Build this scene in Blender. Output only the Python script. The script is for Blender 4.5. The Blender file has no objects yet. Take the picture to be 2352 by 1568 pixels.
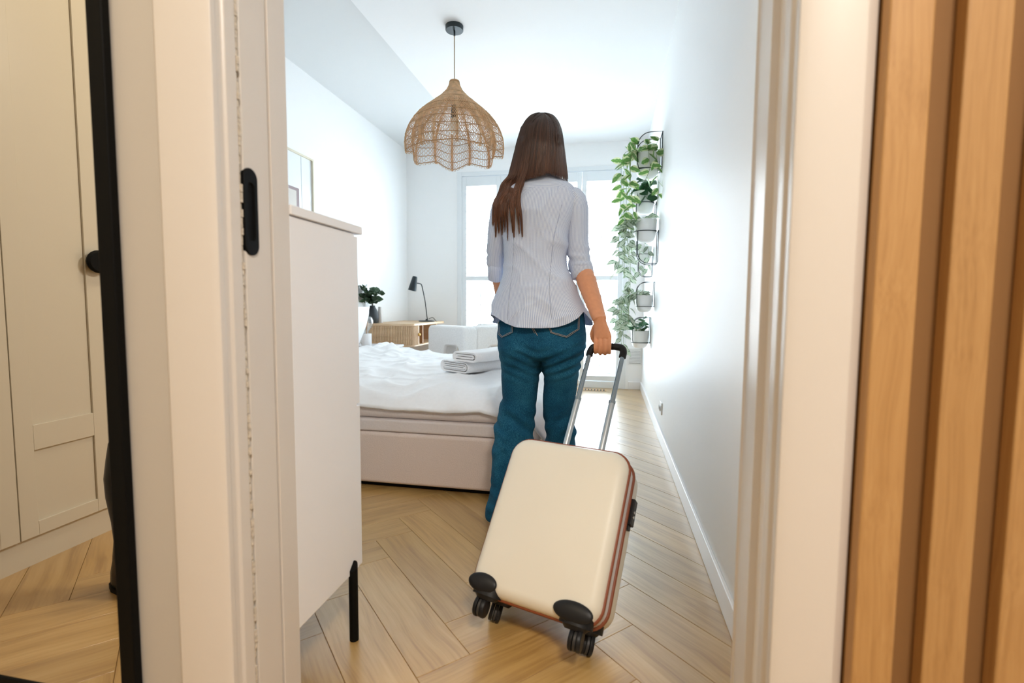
import bpy, bmesh, math, random
from math import sin, cos, pi, sqrt, radians, exp
from mathutils import Vector as V, Matrix, noise
from mathutils.bvhtree import BVHTree
random.seed(7)
SC = bpy.context.scene
COL = SC.collection

# ------------------------------------------------------------------ camera
YAW, PITCH, ROLL = radians(11.1407), radians(4.1381), radians(0.3824)
EYE = V((0, 0, 0.90)); FPX = 1132.58
fwd = V((-sin(YAW)*cos(PITCH), cos(YAW)*cos(PITCH), -sin(PITCH)))
r0 = V((cos(YAW), sin(YAW), 0)); u0 = r0.cross(fwd)
rgt = r0*cos(ROLL) + u0*sin(ROLL); upv = u0*cos(ROLL) - r0*sin(ROLL)
cam = bpy.data.cameras.new('camera'); co = bpy.data.objects.new('camera', cam); COL.objects.link(co)
co.matrix_world = Matrix(((rgt.x, upv.x, -fwd.x, 0), (rgt.y, upv.y, -fwd.y, 0), (rgt.z, upv.z, -fwd.z, 0.90), (0, 0, 0, 1)))
cam.sensor_width = 36; cam.lens = FPX/2352*36; cam.clip_start = 0.02
cam.dof.use_dof = True; cam.dof.focus_distance = 2.25; cam.dof.aperture_fstop = 2.8
SC.camera = co

# ------------------------------------------------------------------ light and exposure
w = bpy.data.worlds.new('sky'); SC.world = w; w.use_nodes = True
bg = w.node_tree.nodes['Background']; bg.inputs[0].default_value = (0.81, 0.925, 1.0, 1); bg.inputs[1].default_value = 9.4
def area(name, loc, rot, sx, sy, power, col, portal=False, spread=180):
    l = bpy.data.lights.new(name, 'AREA'); l.shape = 'RECTANGLE'; l.size = sx; l.size_y = sy; l.energy = power; l.color = col
    l.spread = radians(spread)
    o = bpy.data.objects.new(name, l); COL.objects.link(o); o.location = loc; o.rotation_euler = rot
    if portal: l.cycles.is_portal = True
    return o
area('window_portal', (-0.78, 5.60, 1.2), (radians(-90), 0, 0), 1.9, 2.42, 1, (1, 1, 1), portal=True)
area('hall_ceiling_lamp', (0.6, -0.8, 2.62), (0, 0, 0), 0.4, 0.4, 29.5, (1.0, 0.93, 0.84))
area('hall_ceiling_lamp', (-1.1, -0.3, 2.62), (0, 0, 0), 0.3, 0.3, 6.5, (1.0, 0.84, 0.60))
SC.view_settings.view_transform = 'Standard'; SC.view_settings.look = 'None'
SC.view_settings.exposure = 1.1; SC.view_settings.gamma = 1.0; SC.view_settings.use_curve_mapping = False
SC.cycles.max_bounces = 12; SC.cycles.diffuse_bounces = 8; SC.cycles.glossy_bounces = 4; SC.cycles.transparent_max_bounces = 16
SC.cycles.caustics_reflective = False; SC.cycles.caustics_refractive = False

# ------------------------------------------------------------------ materials
def nmat(name):
    m = bpy.data.materials.new(name); m.use_nodes = True; nt = m.node_tree
    return m, nt, nt.nodes['Principled BSDF']
def N(nt, typ, **kw):
    n = nt.nodes.new(typ)
    for k, v in kw.items():
        if k.startswith('i_'): n.inputs[k[2:].replace('_', ' ')].default_value = v
        else: setattr(n, k, v)
    return n
def L(nt, a, b): nt.links.new(a, b)
def coords(nt, scale=(1, 1, 1), kind='Object'):
    tc = N(nt, 'ShaderNodeTexCoord'); mp = N(nt, 'ShaderNodeMapping'); mp.inputs['Scale'].default_value = scale
    L(nt, tc.outputs[kind], mp.inputs['Vector']); return mp.outputs['Vector']
def ramp(nt, fac, stops):
    r = N(nt, 'ShaderNodeValToRGB'); cr = r.color_ramp
    while len(cr.elements) < len(stops): cr.elements.new(0.5)
    for e, (p, c) in zip(cr.elements, stops): e.position = p; e.color = (*c, 1)
    L(nt, fac, r.inputs['Fac']); return r.outputs['Color']
def bump(nt, bs, h, strength, dist=0.01):
    b = N(nt, 'ShaderNodeBump'); b.inputs['Strength'].default_value = strength; b.inputs['Distance'].default_value = dist
    L(nt, h, b.inputs['Height']); L(nt, b.outputs['Normal'], bs.inputs['Normal'])
def plain(name, col, rough=0.5, metal=0.0, spec=0.5, nscale=0, nstr=0, var=0, sheen=0, trans=0):
    m, nt, bs = nmat(name)
    bs.inputs['Base Color'].default_value = (*col, 1); bs.inputs['Roughness'].default_value = rough
    bs.inputs['Metallic'].default_value = metal; bs.inputs['Specular IOR Level'].default_value = spec
    if sheen: bs.inputs['Sheen Weight'].default_value = sheen
    if nscale:
        n = N(nt, 'ShaderNodeTexNoise'); n.inputs['Scale'].default_value = nscale; n.inputs['Detail'].default_value = 4
        L(nt, coords(nt), n.inputs['Vector'])
        if nstr: bump(nt, bs, n.outputs['Fac'], nstr, 0.004)
        if var:
            c = ramp(nt, n.outputs['Fac'], [(0.3, [x*(1-var) for x in col]), (0.7, [min(1, x*(1+var)) for x in col])]); L(nt, c, bs.inputs['Base Color'])
    return m
def woodmat(name, dark, mid, light, scale=(2.2, 26, 26), rough=0.42, perobj=True, nz=0.25, tint=0.10, coat=0):
    m, nt, bs = nmat(name)
    if coat: bs.inputs['Coat Weight'].default_value = coat; bs.inputs['Coat Roughness'].default_value = 0.30; bs.inputs['Coat IOR'].default_value = 1.75
    vec = coords(nt, (1, 1, 1))
    if perobj:
        oi = N(nt, 'ShaderNodeObjectInfo'); mul = N(nt, 'ShaderNodeMath', operation='MULTIPLY'); mul.inputs[1].default_value = 37.0
        L(nt, oi.outputs['Random'], mul.inputs[0]); add = N(nt, 'ShaderNodeVectorMath', operation='ADD')
        L(nt, vec, add.inputs[0]); L(nt, mul.outputs[0], add.inputs[1]); vec = add.outputs[0]
    warp = N(nt, 'ShaderNodeTexNoise'); warp.inputs['Scale'].default_value = 2.5; warp.inputs['Detail'].default_value = 2
    L(nt, vec, warp.inputs['Vector'])
    ws = N(nt, 'ShaderNodeVectorMath', operation='SCALE'); ws.inputs['Scale'].default_value = 0.055; L(nt, warp.outputs['Color'], ws.inputs[0])
    wa = N(nt, 'ShaderNodeVectorMath', operation='ADD'); L(nt, vec, wa.inputs[0]); L(nt, ws.outputs[0], wa.inputs[1])
    mp = N(nt, 'ShaderNodeMapping'); mp.inputs['Scale'].default_value = scale; L(nt, wa.outputs[0], mp.inputs['Vector'])
    n1 = N(nt, 'ShaderNodeTexNoise'); n1.inputs['Scale'].default_value = 1.0; n1.inputs['Detail'].default_value = 5; n1.inputs['Roughness'].default_value = 0.55
    L(nt, mp.outputs[0], n1.inputs['Vector'])
    mp2 = N(nt, 'ShaderNodeMapping'); mp2.inputs['Scale'].default_value = [s*5 if i else s*2.5 for i, s in enumerate(scale)]; L(nt, wa.outputs[0], mp2.inputs['Vector'])
    n2 = N(nt, 'ShaderNodeTexNoise'); n2.inputs['Scale'].default_value = 1.0; n2.inputs['Detail'].default_value = 3; L(nt, mp2.outputs[0], n2.inputs['Vector'])
    mx = N(nt, 'ShaderNodeMix'); mx.inputs['Factor'].default_value = 0.38; L(nt, n1.outputs['Fac'], mx.inputs[2]); L(nt, n2.outputs['Fac'], mx.inputs[3])
    col = ramp(nt, mx.outputs[0], [(0.33, dark), (0.5, mid), (0.66, light)])
    if perobj:
        hsv = N(nt, 'ShaderNodeHueSaturation'); mr = N(nt, 'ShaderNodeMapRange'); mr.inputs['To Min'].default_value = 1-tint; mr.inputs['To Max'].default_value = 1+tint
        L(nt, oi.outputs['Random'], mr.inputs['Value']); L(nt, mr.outputs[0], hsv.inputs['Value']); L(nt, col, hsv.inputs['Color']); col = hsv.outputs['Color']
    L(nt, col, bs.inputs['Base Color']); bs.inputs['Roughness'].default_value = rough
    bump(nt, bs, mx.outputs[0], nz, 0.002)
    return m
def glassmat(name, tint=(1, 1, 1), fac=0.07):
    m = bpy.data.materials.new(name); m.use_nodes = True; nt = m.node_tree; nt.nodes.clear()
    o = N(nt, 'ShaderNodeOutputMaterial'); t = N(nt, 'ShaderNodeBsdfTransparent'); g = N(nt, 'ShaderNodeBsdfGlossy'); mx = N(nt, 'ShaderNodeMixShader')
    t.inputs[0].default_value = (*tint, 1); g.inputs['Roughness'].default_value = 0.02
    lw = N(nt, 'ShaderNodeLayerWeight'); lw.inputs[0].default_value = 0.25
    mr = N(nt, 'ShaderNodeMapRange'); mr.inputs['To Min'].default_value = fac*0.5; mr.inputs['To Max'].default_value = 0.6; L(nt, lw.outputs['Facing'], mr.inputs['Value'])
    L(nt, mr.outputs[0], mx.inputs[0]); L(nt, t.outputs[0], mx.inputs[1]); L(nt, g.outputs[0], mx.inputs[2]); L(nt, mx.outputs[0], o.inputs[0]); return m
def fabric(name, col, scale=90, strength=0.35, var=0.06, rough=0.9, sheen=0.2):
    m, nt, bs = nmat(name); bs.inputs['Roughness'].default_value = rough; bs.inputs['Sheen Weight'].default_value = sheen; bs.inputs['Specular IOR Level'].default_value = 0.2
    n = N(nt, 'ShaderNodeTexNoise'); n.inputs['Scale'].default_value = scale; n.inputs['Detail'].default_value = 3; L(nt, coords(nt), n.inputs['Vector'])
    L(nt, ramp(nt, n.outputs['Fac'], [(0.3, [x*(1-var) for x in col]), (0.7, [min(1, x*(1+var)) for x in col])]), bs.inputs['Base Color'])
    bump(nt, bs, n.outputs['Fac'], strength, 0.003); return m

M = {}
M['wall'] = plain('white_wall_paint', (0.925, 0.93, 0.932), 0.55, nscale=300, nstr=0.03)
M['wall_gloss'] = plain('white_satin_wall_paint', (0.90, 0.912, 0.92), 0.5, spec=0.32, nscale=220, nstr=0.03)
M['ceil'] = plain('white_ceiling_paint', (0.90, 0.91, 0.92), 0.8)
M['ceilshade'] = plain('shaded_ceiling_white', (0.76, 0.775, 0.78), 0.8)  # ceiling white darkened: the recessed strip's weaker window light put into its colour
M['hallwall'] = plain('warm_hall_wall_paint', (0.53, 0.50, 0.455), 0.7)
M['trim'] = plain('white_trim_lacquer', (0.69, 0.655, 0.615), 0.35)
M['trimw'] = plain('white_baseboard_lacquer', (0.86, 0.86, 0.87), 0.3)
M['seal'] = fabric('pale_brush_seal', (0.62, 0.56, 0.47), 160, 0.8, 0.25)
M['black'] = plain('black_powder_coat', (0.0028, 0.003, 0.003), 0.55, spec=0.12)
M['blackplastic'] = plain('black_plastic', (0.009, 0.009, 0.010), 0.42, spec=0.3, nscale=400, nstr=0.05)
M['bluewire'] = plain('dark_green_black_wire', (0.006, 0.020, 0.024), 0.5, spec=.2)
M['floor'] = woodmat('oak_plank', (0.32, 0.175, 0.048), (0.465, 0.283, 0.093), (0.54, 0.355, 0.140), scale=(1.8, 26, 26), rough=0.40, tint=0.10, coat=1.0)
M['subfloor'] = plain('dark_joint', (0.17, 0.10, 0.045), 0.8)
M['slatback'] = plain('dark_slat_backing', (0.25, 0.125, 0.04), 0.8)
M['slat'] = woodmat('warm_oak_slat', (0.375, 0.20, 0.068), (0.445, 0.248, 0.09), (0.49, 0.285, 0.11), scale=(150, 150, 1.0), rough=0.5, tint=0.05, nz=0.12)
M['deskwood'] = woodmat('pale_oak_veneer', (0.58, 0.38, 0.215), (0.68, 0.475, 0.29), (0.74, 0.545, 0.35), scale=(3, 20, 20), rough=0.5, perobj=False, nz=0.1)
M['deskdark'] = woodmat('inner_oak_veneer', (0.34, 0.16, 0.06), (0.42, 0.21, 0.09), (0.48, 0.26, 0.12), scale=(20, 3, 20), rough=0.5, perobj=False, nz=0.1)
M['wardrobe'] = plain('cream_cupboard_lacquer', (0.60, 0.565, 0.475), 0.3)
M['chest'] = plain('white_matt_board', (0.86, 0.875, 0.91), 0.5)
M['mirror'] = plain('mirror_silver', (0.92, 0.92, 0.90), 0.0, metal=1.0)
M['rattan'] = plain('honey_rattan', (0.70, 0.445, 0.245), 0.6, nscale=40, var=0.22)
M['rattan2'] = plain('darker_rattan_hoop', (0.50, 0.285, 0.135), 0.6, nscale=40, var=0.15)
M['cordm'] = plain('tan_cloth_cord', (0.42, 0.31, 0.20), 0.8)
M['rose'] = plain('black_satin_metal', (0.02, 0.03, 0.036), 0.35, metal=0.3)
M['sheet'] = fabric('white_cotton', (0.92, 0.93, 0.945), 60, 0.1, 0.015, 0.85, 0.1)
M['towel'] = fabric('white_terry', (0.88, 0.88, 0.89), 260, 0.7, 0.05)
M['bedbase'] = fabric('beige_upholstery', (0.72, 0.60, 0.53), 200, 0.35, 0.05)
M['matt'] = fabric('beige_mattress_cover', (0.72, 0.65, 0.62), 120, 0.2, 0.03)
M['boucle'] = fabric('white_boucle', (0.80, 0.79, 0.78), 110, 0.9, 0.06)
M['potw'] = plain('white_pot_glaze', (0.95, 0.95, 0.95), 0.45)
M['vase'] = plain('slate_vase', (0.045, 0.055, 0.065), 0.55)
M['bottle'] = plain('pale_ceramic', (0.72, 0.70, 0.69), 0.5)
M['brass'] = plain('brass', (0.75, 0.48, 0.16), 0.3, metal=1.0)
M['paper'] = plain('white_print_paper', (0.85, 0.88, 0.90), 0.25)
M['framewood'] = plain('pale_wood_frame', (0.72, 0.66, 0.52), 0.5)
M['brown'] = plain('brown_print_ink', (0.33, 0.25, 0.26), 0.6)
M['beigeink'] = plain('beige_print_ink', (0.68, 0.63, 0.58), 0.6)
M['greyline'] = plain('grey_print_ink', (0.5, 0.56, 0.58), 0.6)
M['glass'] = glassmat('clear_window_glass')
M['bulbglass'] = glassmat('clear_bulb_glass', (0.96, 0.97, 0.97), 0.5)
M['copper'] = plain('copper_filament', (0.65, 0.36, 0.18), 0.4, metal=0.6)
M['shutter'] = plain('white_shutter_paint', (0.80, 0.83, 0.85), 0.45)
M['sash'] = plain('grey_window_sash', (0.20, 0.29, 0.33), 0.5)
M['cream'] = plain('cream_matt_plastic', (0.74, 0.70, 0.60), 0.42, nscale=900, nstr=0.05)
M['leather'] = plain('tan_leather_trim', (0.235, 0.060, 0.022), 0.45, nscale=120, nstr=0.2)
M['zip'] = fabric('pale_zip_tape', (0.62, 0.58, 0.57), 500, 0.5)
M['chrome'] = plain('brushed_aluminium', (0.52, 0.56, 0.59), 0.28, metal=0.9)
M['chromed'] = plain('dark_aluminium', (0.30, 0.35, 0.39), 0.25, metal=0.9)
M['rubber'] = plain('grey_wheel_tread', (0.03, 0.029, 0.028), 0.45)
M['steel'] = plain('steel', (0.75, 0.75, 0.72), 0.25, metal=1.0)
M['skin'] = plain('skin', (0.70, 0.315, 0.165), 0.5, nscale=60, var=0.05, nstr=0.05)
M['nail'] = plain('nail', (0.68, 0.36, 0.29), 0.3)
M['lips'] = plain('lips', (0.45, 0.15, 0.12), 0.4)
M['eyew'] = plain('eye_white', (0.8, 0.8, 0.78), 0.2)
M['iris'] = plain('brown_iris', (0.08, 0.04, 0.02), 0.2)
M['navy'] = fabric('navy_lining', (0.05, 0.075, 0.14), 300, 0.2)
M['shoe'] = plain('white_leather_shoe', (0.6, 0.58, 0.55), 0.5)
M['soil'] = plain('potting_soil', (0.05, 0.035, 0.025), 0.9)
M['stem'] = plain('green_stem', (0.20, 0.27, 0.09), 0.6)
M['darkstem'] = plain('brown_stem', (0.10, 0.08, 0.05), 0.6)
M['switch'] = plain('white_socket_plastic', (0.80, 0.80, 0.79), 0.35)
M['slot'] = plain('dark_slot', (0.10, 0.09, 0.08), 0.6)
M['outside'] = plain('pale_balcony_concrete', (0.75, 0.78, 0.80), 0.8)
M['stitch'] = plain('tan_stitching', (0.45, 0.36, 0.28), 0.8)

def leafmat(name, edge, body, mid, rough=0.4, sp=0.6):
    m, nt, bs = nmat(name); tc = N(nt, 'ShaderNodeTexCoord'); sx = N(nt, 'ShaderNodeSeparateXYZ'); L(nt, tc.outputs['Object'], sx.inputs[0])
    ab = N(nt, 'ShaderNodeMath', operation='ABSOLUTE'); L(nt, sx.outputs['Y'], ab.inputs[0])
    nz = N(nt, 'ShaderNodeTexNoise'); nz.inputs['Scale'].default_value = 5; nz.inputs['Detail'].default_value = 2
    oi = N(nt, 'ShaderNodeObjectInfo'); va = N(nt, 'ShaderNodeVectorMath', operation='ADD'); ml = N(nt, 'ShaderNodeMath', operation='MULTIPLY'); ml.inputs[1].default_value = 50
    L(nt, oi.outputs['Random'], ml.inputs[0]); L(nt, tc.outputs['Object'], va.inputs[0]); L(nt, ml.outputs[0], va.inputs[1]); L(nt, va.outputs[0], nz.inputs['Vector'])
    ad = N(nt, 'ShaderNodeMath', operation='MULTIPLY_ADD'); ad.inputs[1].default_value = 0.22; L(nt, nz.outputs['Fac'], ad.inputs[0]); L(nt, ab.outputs[0], ad.inputs[2])
    c = ramp(nt, ad.outputs[0], [(0.09, mid), (0.14, body), (sp*0.5, body), (sp*0.5+0.06, edge)])
    hs = N(nt, 'ShaderNodeHueSaturation'); mr = N(nt, 'ShaderNodeMapRange'); mr.inputs['To Min'].default_value = 0.75; mr.inputs['To Max'].default_value = 1.25
    L(nt, oi.outputs['Random'], mr.inputs['Value']); L(nt, mr.outputs[0], hs.inputs['Value']); L(nt, c, hs.inputs['Color'])
    L(nt, hs.outputs['Color'], bs.inputs['Base Color']); bs.inputs['Roughness'].default_value = rough
    tr = N(nt, 'ShaderNodeBsdfTranslucent'); L(nt, hs.outputs['Color'], tr.inputs[0]); mx = N(nt, 'ShaderNodeMixShader'); mx.inputs[0].default_value = 0.3
    out = nt.nodes['Material Output']; L(nt, bs.outputs[0], mx.inputs[1]); L(nt, tr.outputs[0], mx.inputs[2]); L(nt, mx.outputs[0], out.inputs[0]); return m
M['leaf_var'] = leafmat('variegated_leaf', (0.70, 0.74, 0.46), (0.13, 0.30, 0.07), (0.24, 0.40, 0.12), 0.4, 0.46)
M['leaf_trad'] = leafmat('silver_striped_leaf', (0.14, 0.23, 0.13), (0.55, 0.62, 0.50), (0.13, 0.23, 0.12), 0.4, 0.5)
M['leaf_dark'] = leafmat('dark_green_leaf', (0.035, 0.12, 0.055), (0.04, 0.14, 0.06), (0.10, 0.22, 0.10), 0.35, 0.9)
M['leaf_euc'] = leafmat('eucalyptus_leaf', (0.045, 0.085, 0.045), (0.05, 0.095, 0.05), (0.10, 0.16, 0.08), 0.5, 0.9)

# ------------------------------------------------------------------ mesh helpers
class MB:
    def __init__(s): s.v = []; s.f = []; s.mi = []; s.cur = 0
    def add(s, vs, fs):
        o = len(s.v); s.v += [tuple(p) for p in vs]; s.f += [tuple(i+o for i in f) for f in fs]; s.mi += [s.cur]*len(fs); return s
    def box(s, a, b, rz=0, piv=None):
        (x0, y0, z0), (x1, y1, z1) = a, b
        vs = [V((x, y, z)) for z in (z0, z1) for y in (y0, y1) for x in (x0, x1)]
        if rz:
            c = V(piv) if piv else V(((x0+x1)/2, (y0+y1)/2, 0)); R = Matrix.Rotation(rz, 3, 'Z'); c.z = 0
            vs = [R @ (p-c)+c for p in vs]
        return s.add(vs, [(0, 2, 3, 1), (4, 5, 7, 6), (0, 1, 5, 4), (2, 6, 7, 3), (0, 4, 6, 2), (1, 3, 7, 5)])
    def tube(s, pts, rad, n=8, caps=True, closed=False, flat=None):
        pts = [V(p) for p in pts]; k = len(pts); R = rad if isinstance(rad, (list, tuple)) else [rad]*k
        vs = []; pu = None
        for i, p in enumerate(pts):
            if closed: t = pts[(i+1) % k]-pts[i-1]
            else: t = pts[min(i+1, k-1)]-pts[max(i-1, 0)]
            t = t.normalized() if t.length > 1e-9 else V((0, 0, 1))
            if pu is None: pu = t.orthogonal().normalized() if flat is None else V(flat)
            pu = (pu-t*pu.dot(t)); pu = pu.normalized() if pu.length > 1e-6 else t.orthogonal().normalized()
            b = t.cross(pu)
            for j in range(n):
                a = 2*pi*j/n; vs.append(p+(pu*cos(a)+b*sin(a))*R[i])
        fs = [(i*n+j, i*n+(j+1) % n, (i+1)*n+(j+1) % n, (i+1)*n+j) for i in range(k-1) for j in range(n)]
        if closed: fs += [((k-1)*n+j, (k-1)*n+(j+1) % n, (j+1) % n, j) for j in range(n)]
        elif caps: fs += [tuple(range(n-1, -1, -1)), tuple((k-1)*n+j for j in range(n))]
        return s.add(vs, fs)
    def loft(s, rings, closed=True, caps=(True, True)):
        n = len(rings[0]); k = len(rings); vs = [p for r in rings for p in r]; m = n if closed else n-1
        fs = [(i*n+j, i*n+(j+1) % n, (i+1)*n+(j+1) % n, (i+1)*n+j) for i in range(k-1) for j in range(m)]
        if closed and caps[0]: fs.append(tuple(range(n-1, -1, -1)))
        if closed and caps[1]: fs.append(tuple((k-1)*n+j for j in range(n)))
        return s.add(vs, fs)
    def lathe(s, prof, c=(0, 0, 0), n=24, caps=(True, True), axis='z'):
        c = V(c); rings = []
        for r, z in prof:
            ring = []
            for j in range(n):
                a = 2*pi*j/n
                d = {'z': (r*cos(a), r*sin(a), z), 'y': (r*cos(a), z, -r*sin(a)), 'x': (z, r*cos(a), r*sin(a))}[axis]
                ring.append(c+V(d))
            rings.append(ring)
        return s.loft(rings, True, caps)
    def prism(s, poly, z0, z1):
        n = len(poly); vs = [(x, y, z0) for x, y in poly]+[(x, y, z1) for x, y in poly]
        return s.add(vs, [tuple(range(n-1, -1, -1)), tuple(range(n, 2*n))]+[(i, (i+1) % n, (i+1) % n+n, i+n) for i in range(n)])
    def ball(s, c, r, n=12, m=8):
        c = V(c); r = V(r) if not isinstance(r, (int, float)) else V((r, r, r))
        rings = [[c+V((r.x*sin(pi*i/m)*cos(2*pi*j/n), r.y*sin(pi*i/m)*sin(2*pi*j/n), -r.z*cos(pi*i/m))) for j in range(n)] for i in range(1, m)]
        s.loft(rings, True, (False, False)); o = len(s.v)
        s.v += [tuple(c-V((0, 0, r.z))), tuple(c+V((0, 0, r.z)))]
        b = o-(m-1)*n
        s.f += [(o, b+(j+1) % n, b+j) for j in range(n)]+[(o+1, o-n+j, o-n+(j+1) % n) for j in range(n)]; s.mi += [s.cur]*(2*n); return s
    def grid(s, fn, nu, nv):
        vs = [fn(i/nu, j/nv) for j in range(nv+1) for i in range(nu+1)]; w_ = nu+1
        return s.add(vs, [(j*w_+i, j*w_+i+1, (j+1)*w_+i+1, (j+1)*w_+i) for j in range(nv) for i in range(nu)])
    def mesh(s, name, mats, smooth, off=V((0, 0, 0))):
        me = bpy.data.meshes.new(name); me.from_pydata([V(p)-off for p in s.v], [], s.f); me.update()
        bm = bmesh.new(); bm.from_mesh(me); bmesh.ops.recalc_face_normals(bm, faces=bm.faces); bm.to_mesh(me); bm.free()
        for m in (mats if isinstance(mats, (list, tuple)) else [mats]): me.materials.append(m)
        if any(s.mi): me.polygons.foreach_set('material_index', s.mi)
        if smooth: me.polygons.foreach_set('use_smooth', [True]*len(me.polygons)); me.set_sharp_from_angle(angle=radians(smooth if smooth > 1 else 40))
        return me
    def build(s, name, mats, parent=None, smooth=0, bevel=0, seg=2, solid=0, sub=0, org=None):
        off = V(org) if org is not None else wl(parent) if parent else V((0, 0, 0))
        me = s.mesh(name, mats, smooth, off); o = link(name, me, parent)
        if org is not None: o.location = V(org)-(wl(parent) if parent else V((0, 0, 0)))
        if solid: m = o.modifiers.new('solid', 'SOLIDIFY'); m.thickness = solid; m.offset = -1
        if bevel:
            m = o.modifiers.new('bevel', 'BEVEL'); m.width = bevel; m.segments = seg; m.limit_method = 'ANGLE'
            if not smooth: me.polygons.foreach_set('use_smooth', [True]*len(me.polygons)); me.set_sharp_from_angle(angle=radians(60))
            m.harden_normals = True
        if sub: m = o.modifiers.new('sub', 'SUBSURF'); m.levels = sub; m.render_levels = sub
        return o
def wl(o):
    p = V((0, 0, 0))
    while o: p = p+o.location; o = o.parent
    return p
def link(name, data, parent=None, loc=None):
    o = bpy.data.objects.new(name, data); COL.objects.link(o)
    if parent: o.parent = parent
    if loc is not None: o.location = loc
    return o
def tag(o, label, cat, group=None, kind=None):
    o['label'] = label; o['category'] = cat
    if group: o['group'] = group
    if kind: o['kind'] = kind
    return o
def thing(name, loc, label, cat, group=None): return tag(link(name, None, None, loc), label, cat, group)
def struct(mb, name, mat, smooth=0, bevel=0, parent=None):
    o = mb.build(name, mat, parent, smooth, bevel)
    if parent is None: o['kind'] = 'structure'
    return o
def kids(o): return [c for c in bpy.data.objects if c.parent == o]
def copy_tree(o, loc=None, parent=None):
    c = o.copy(); COL.objects.link(c)
    if parent: c.parent = parent
    if loc is not None: c.location = loc
    for ch in kids(o): copy_tree(ch, None, c)
    return c
def at(px, py, Y):      # the point of the vertical plane at distance Y seen at a pixel of the 2352x1568 frame
    d = rgt*(px-1176)-upv*(py-784)+fwd*FPX
    return EYE+d*(Y/d.y)
def rrect(w_, h_, r, n=5):
    out = []
    for cx, cy, a0 in ((w_/2-r, h_/2-r, 0), (-w_/2+r, h_/2-r, 90), (-w_/2+r, -h_/2+r, 180), (w_/2-r, -h_/2+r, 270)):
        for k in range(n+1): a = radians(a0+90*k/n); out.append((cx+r*cos(a), cy+r*sin(a)))
    return out
def nz3(x, y, z): return noise.noise(V((x, y, z)))
def smooth_path(pts, n=6):
    pts = [V(p) for p in pts]; out = []
    for i in range(len(pts)-1):
        p0, p1, p2, p3 = pts[max(i-1, 0)], pts[i], pts[i+1], pts[min(i+2, len(pts)-1)]
        for k in range(n):
            t = k/n; out.append(0.5*((2*p1)+(p2-p0)*t+(2*p0-5*p1+4*p2-p3)*t*t+(3*p1-p0-3*p2+p3)*t**3))
    return out+[pts[-1]]
# ------------------------------------------------------------------ room shell
XL, XR, YB = -2.34, 0.357, 5.487
YD0, YD1 = 0.755, 0.935            # hall face and room face of the door wall
DL, DR = -0.66, 0.239              # clear door opening
ZC, ZS, XS = 2.65, 2.685, -1.50    # ceiling, recessed strip along the left wall, its edge
WX0, WX1, WZ = -1.725, 0.185, 2.40 # balcony window opening

struct(MB().box((XL-.12, YD1, 0), (XL, YB+.12, 2.8)), 'wall_left', M['wall'])
struct(MB().box((XR, 0.80, 0), (XR+.12, YB+.12, 2.8)), 'wall_right', M['wall_gloss'])
struct(MB().box((XL, YB, 0), (WX0, YB+.14, 2.8)).box((WX1, YB, 0), (XR, YB+.14, 2.8)).box((WX0, YB, WZ), (WX1, YB+.14, 2.8)), 'wall_back', M['wall'])
struct(MB().box((-2.5, YD0, 0), (DL-.02, YD1, 2.8)).box((DR+.02, YD0, 0), (1.4, YD1, 2.8)).box((DL-.02, YD0, 2.12), (DR+.02, YD1, 2.8)), 'wall_front', M['hallwall'])
struct(MB().box((XS, YD1, ZC), (XR, YB, ZC+.2)), 'ceiling', M['ceil'])
struct(MB().box((XL, YD1, ZS), (XS, YB, ZS+.2)), 'ceiling_strip', M['ceilshade'])
struct(MB().box((-2.5, -2.0, 2.66), (1.4, YD0, 2.8)), 'ceiling_hall', M['ceil'])
struct(MB().box((-2.62, -2.0, 0), (-2.5, YD1, 2.8)), 'wall_hall_left', M['hallwall'])
struct(MB().box((1.4, -2.0, 0), (1.52, YD1, 2.8)), 'wall_hall_right', M['hallwall'])
struct(MB().box((-2.5, -2.12, 0), (1.4, -2.0, 2.8)), 'wall_hall_back', M['hallwall'])

# herringbone floor: every plank a part of the floor
flo = struct(MB().box((-2.5, -2.0, -.06), (1.4, YB+.1, -.006)), 'floor', M['subfloor'])
PW, PN, G = 0.148, 4, 0.0005
S2 = sqrt(2)
def clip(poly, xa, xb, ya, yb):
    for ax, val, sg in ((0, xa, 1), (0, xb, -1), (1, ya, 1), (1, yb, -1)):
        out = []
        for i in range(len(poly)):
            p, q = poly[i-1], poly[i]; dp, dq = (p[ax]-val)*sg, (q[ax]-val)*sg
            if (dp >= 0) != (dq >= 0): t = dp/(dp-dq); out.append((p[0]+(q[0]-p[0])*t, p[1]+(q[1]-p[1])*t))
            if dq >= 0: out.append(q)
        poly = out
        if len(poly) < 3: return []
    return poly
def plank_mesh(poly):
    n = len(poly); cx = sum(p[0] for p in poly)/n; cy = sum(p[1] for p in poly)/n
    ins = [(x+(0.0009 if x < cx else -0.0009), y+(0.0009 if y < cy else -0.0009)) for x, y in poly]
    vs = [(x, y, -.006) for x, y in poly]+[(x, y, -.0012) for x, y in poly]+[(x, y, 0) for x, y in ins]
    fs = [tuple(range(2*n, 3*n))]+[(i, (i+1) % n, (i+1) % n+n, i+n) for i in range(n)]+[(i+n, (i+1) % n+n, (i+1) % n+2*n, i+2*n) for i in range(n)]
    return MB().add(vs, fs).mesh('plank', M['floor'], 0)
HL, HW = PN*PW/2-G, PW/2-G
FULL = plank_mesh([(-HL, -HW), (HL, -HW), (HL, HW), (-HL, HW)])
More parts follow.
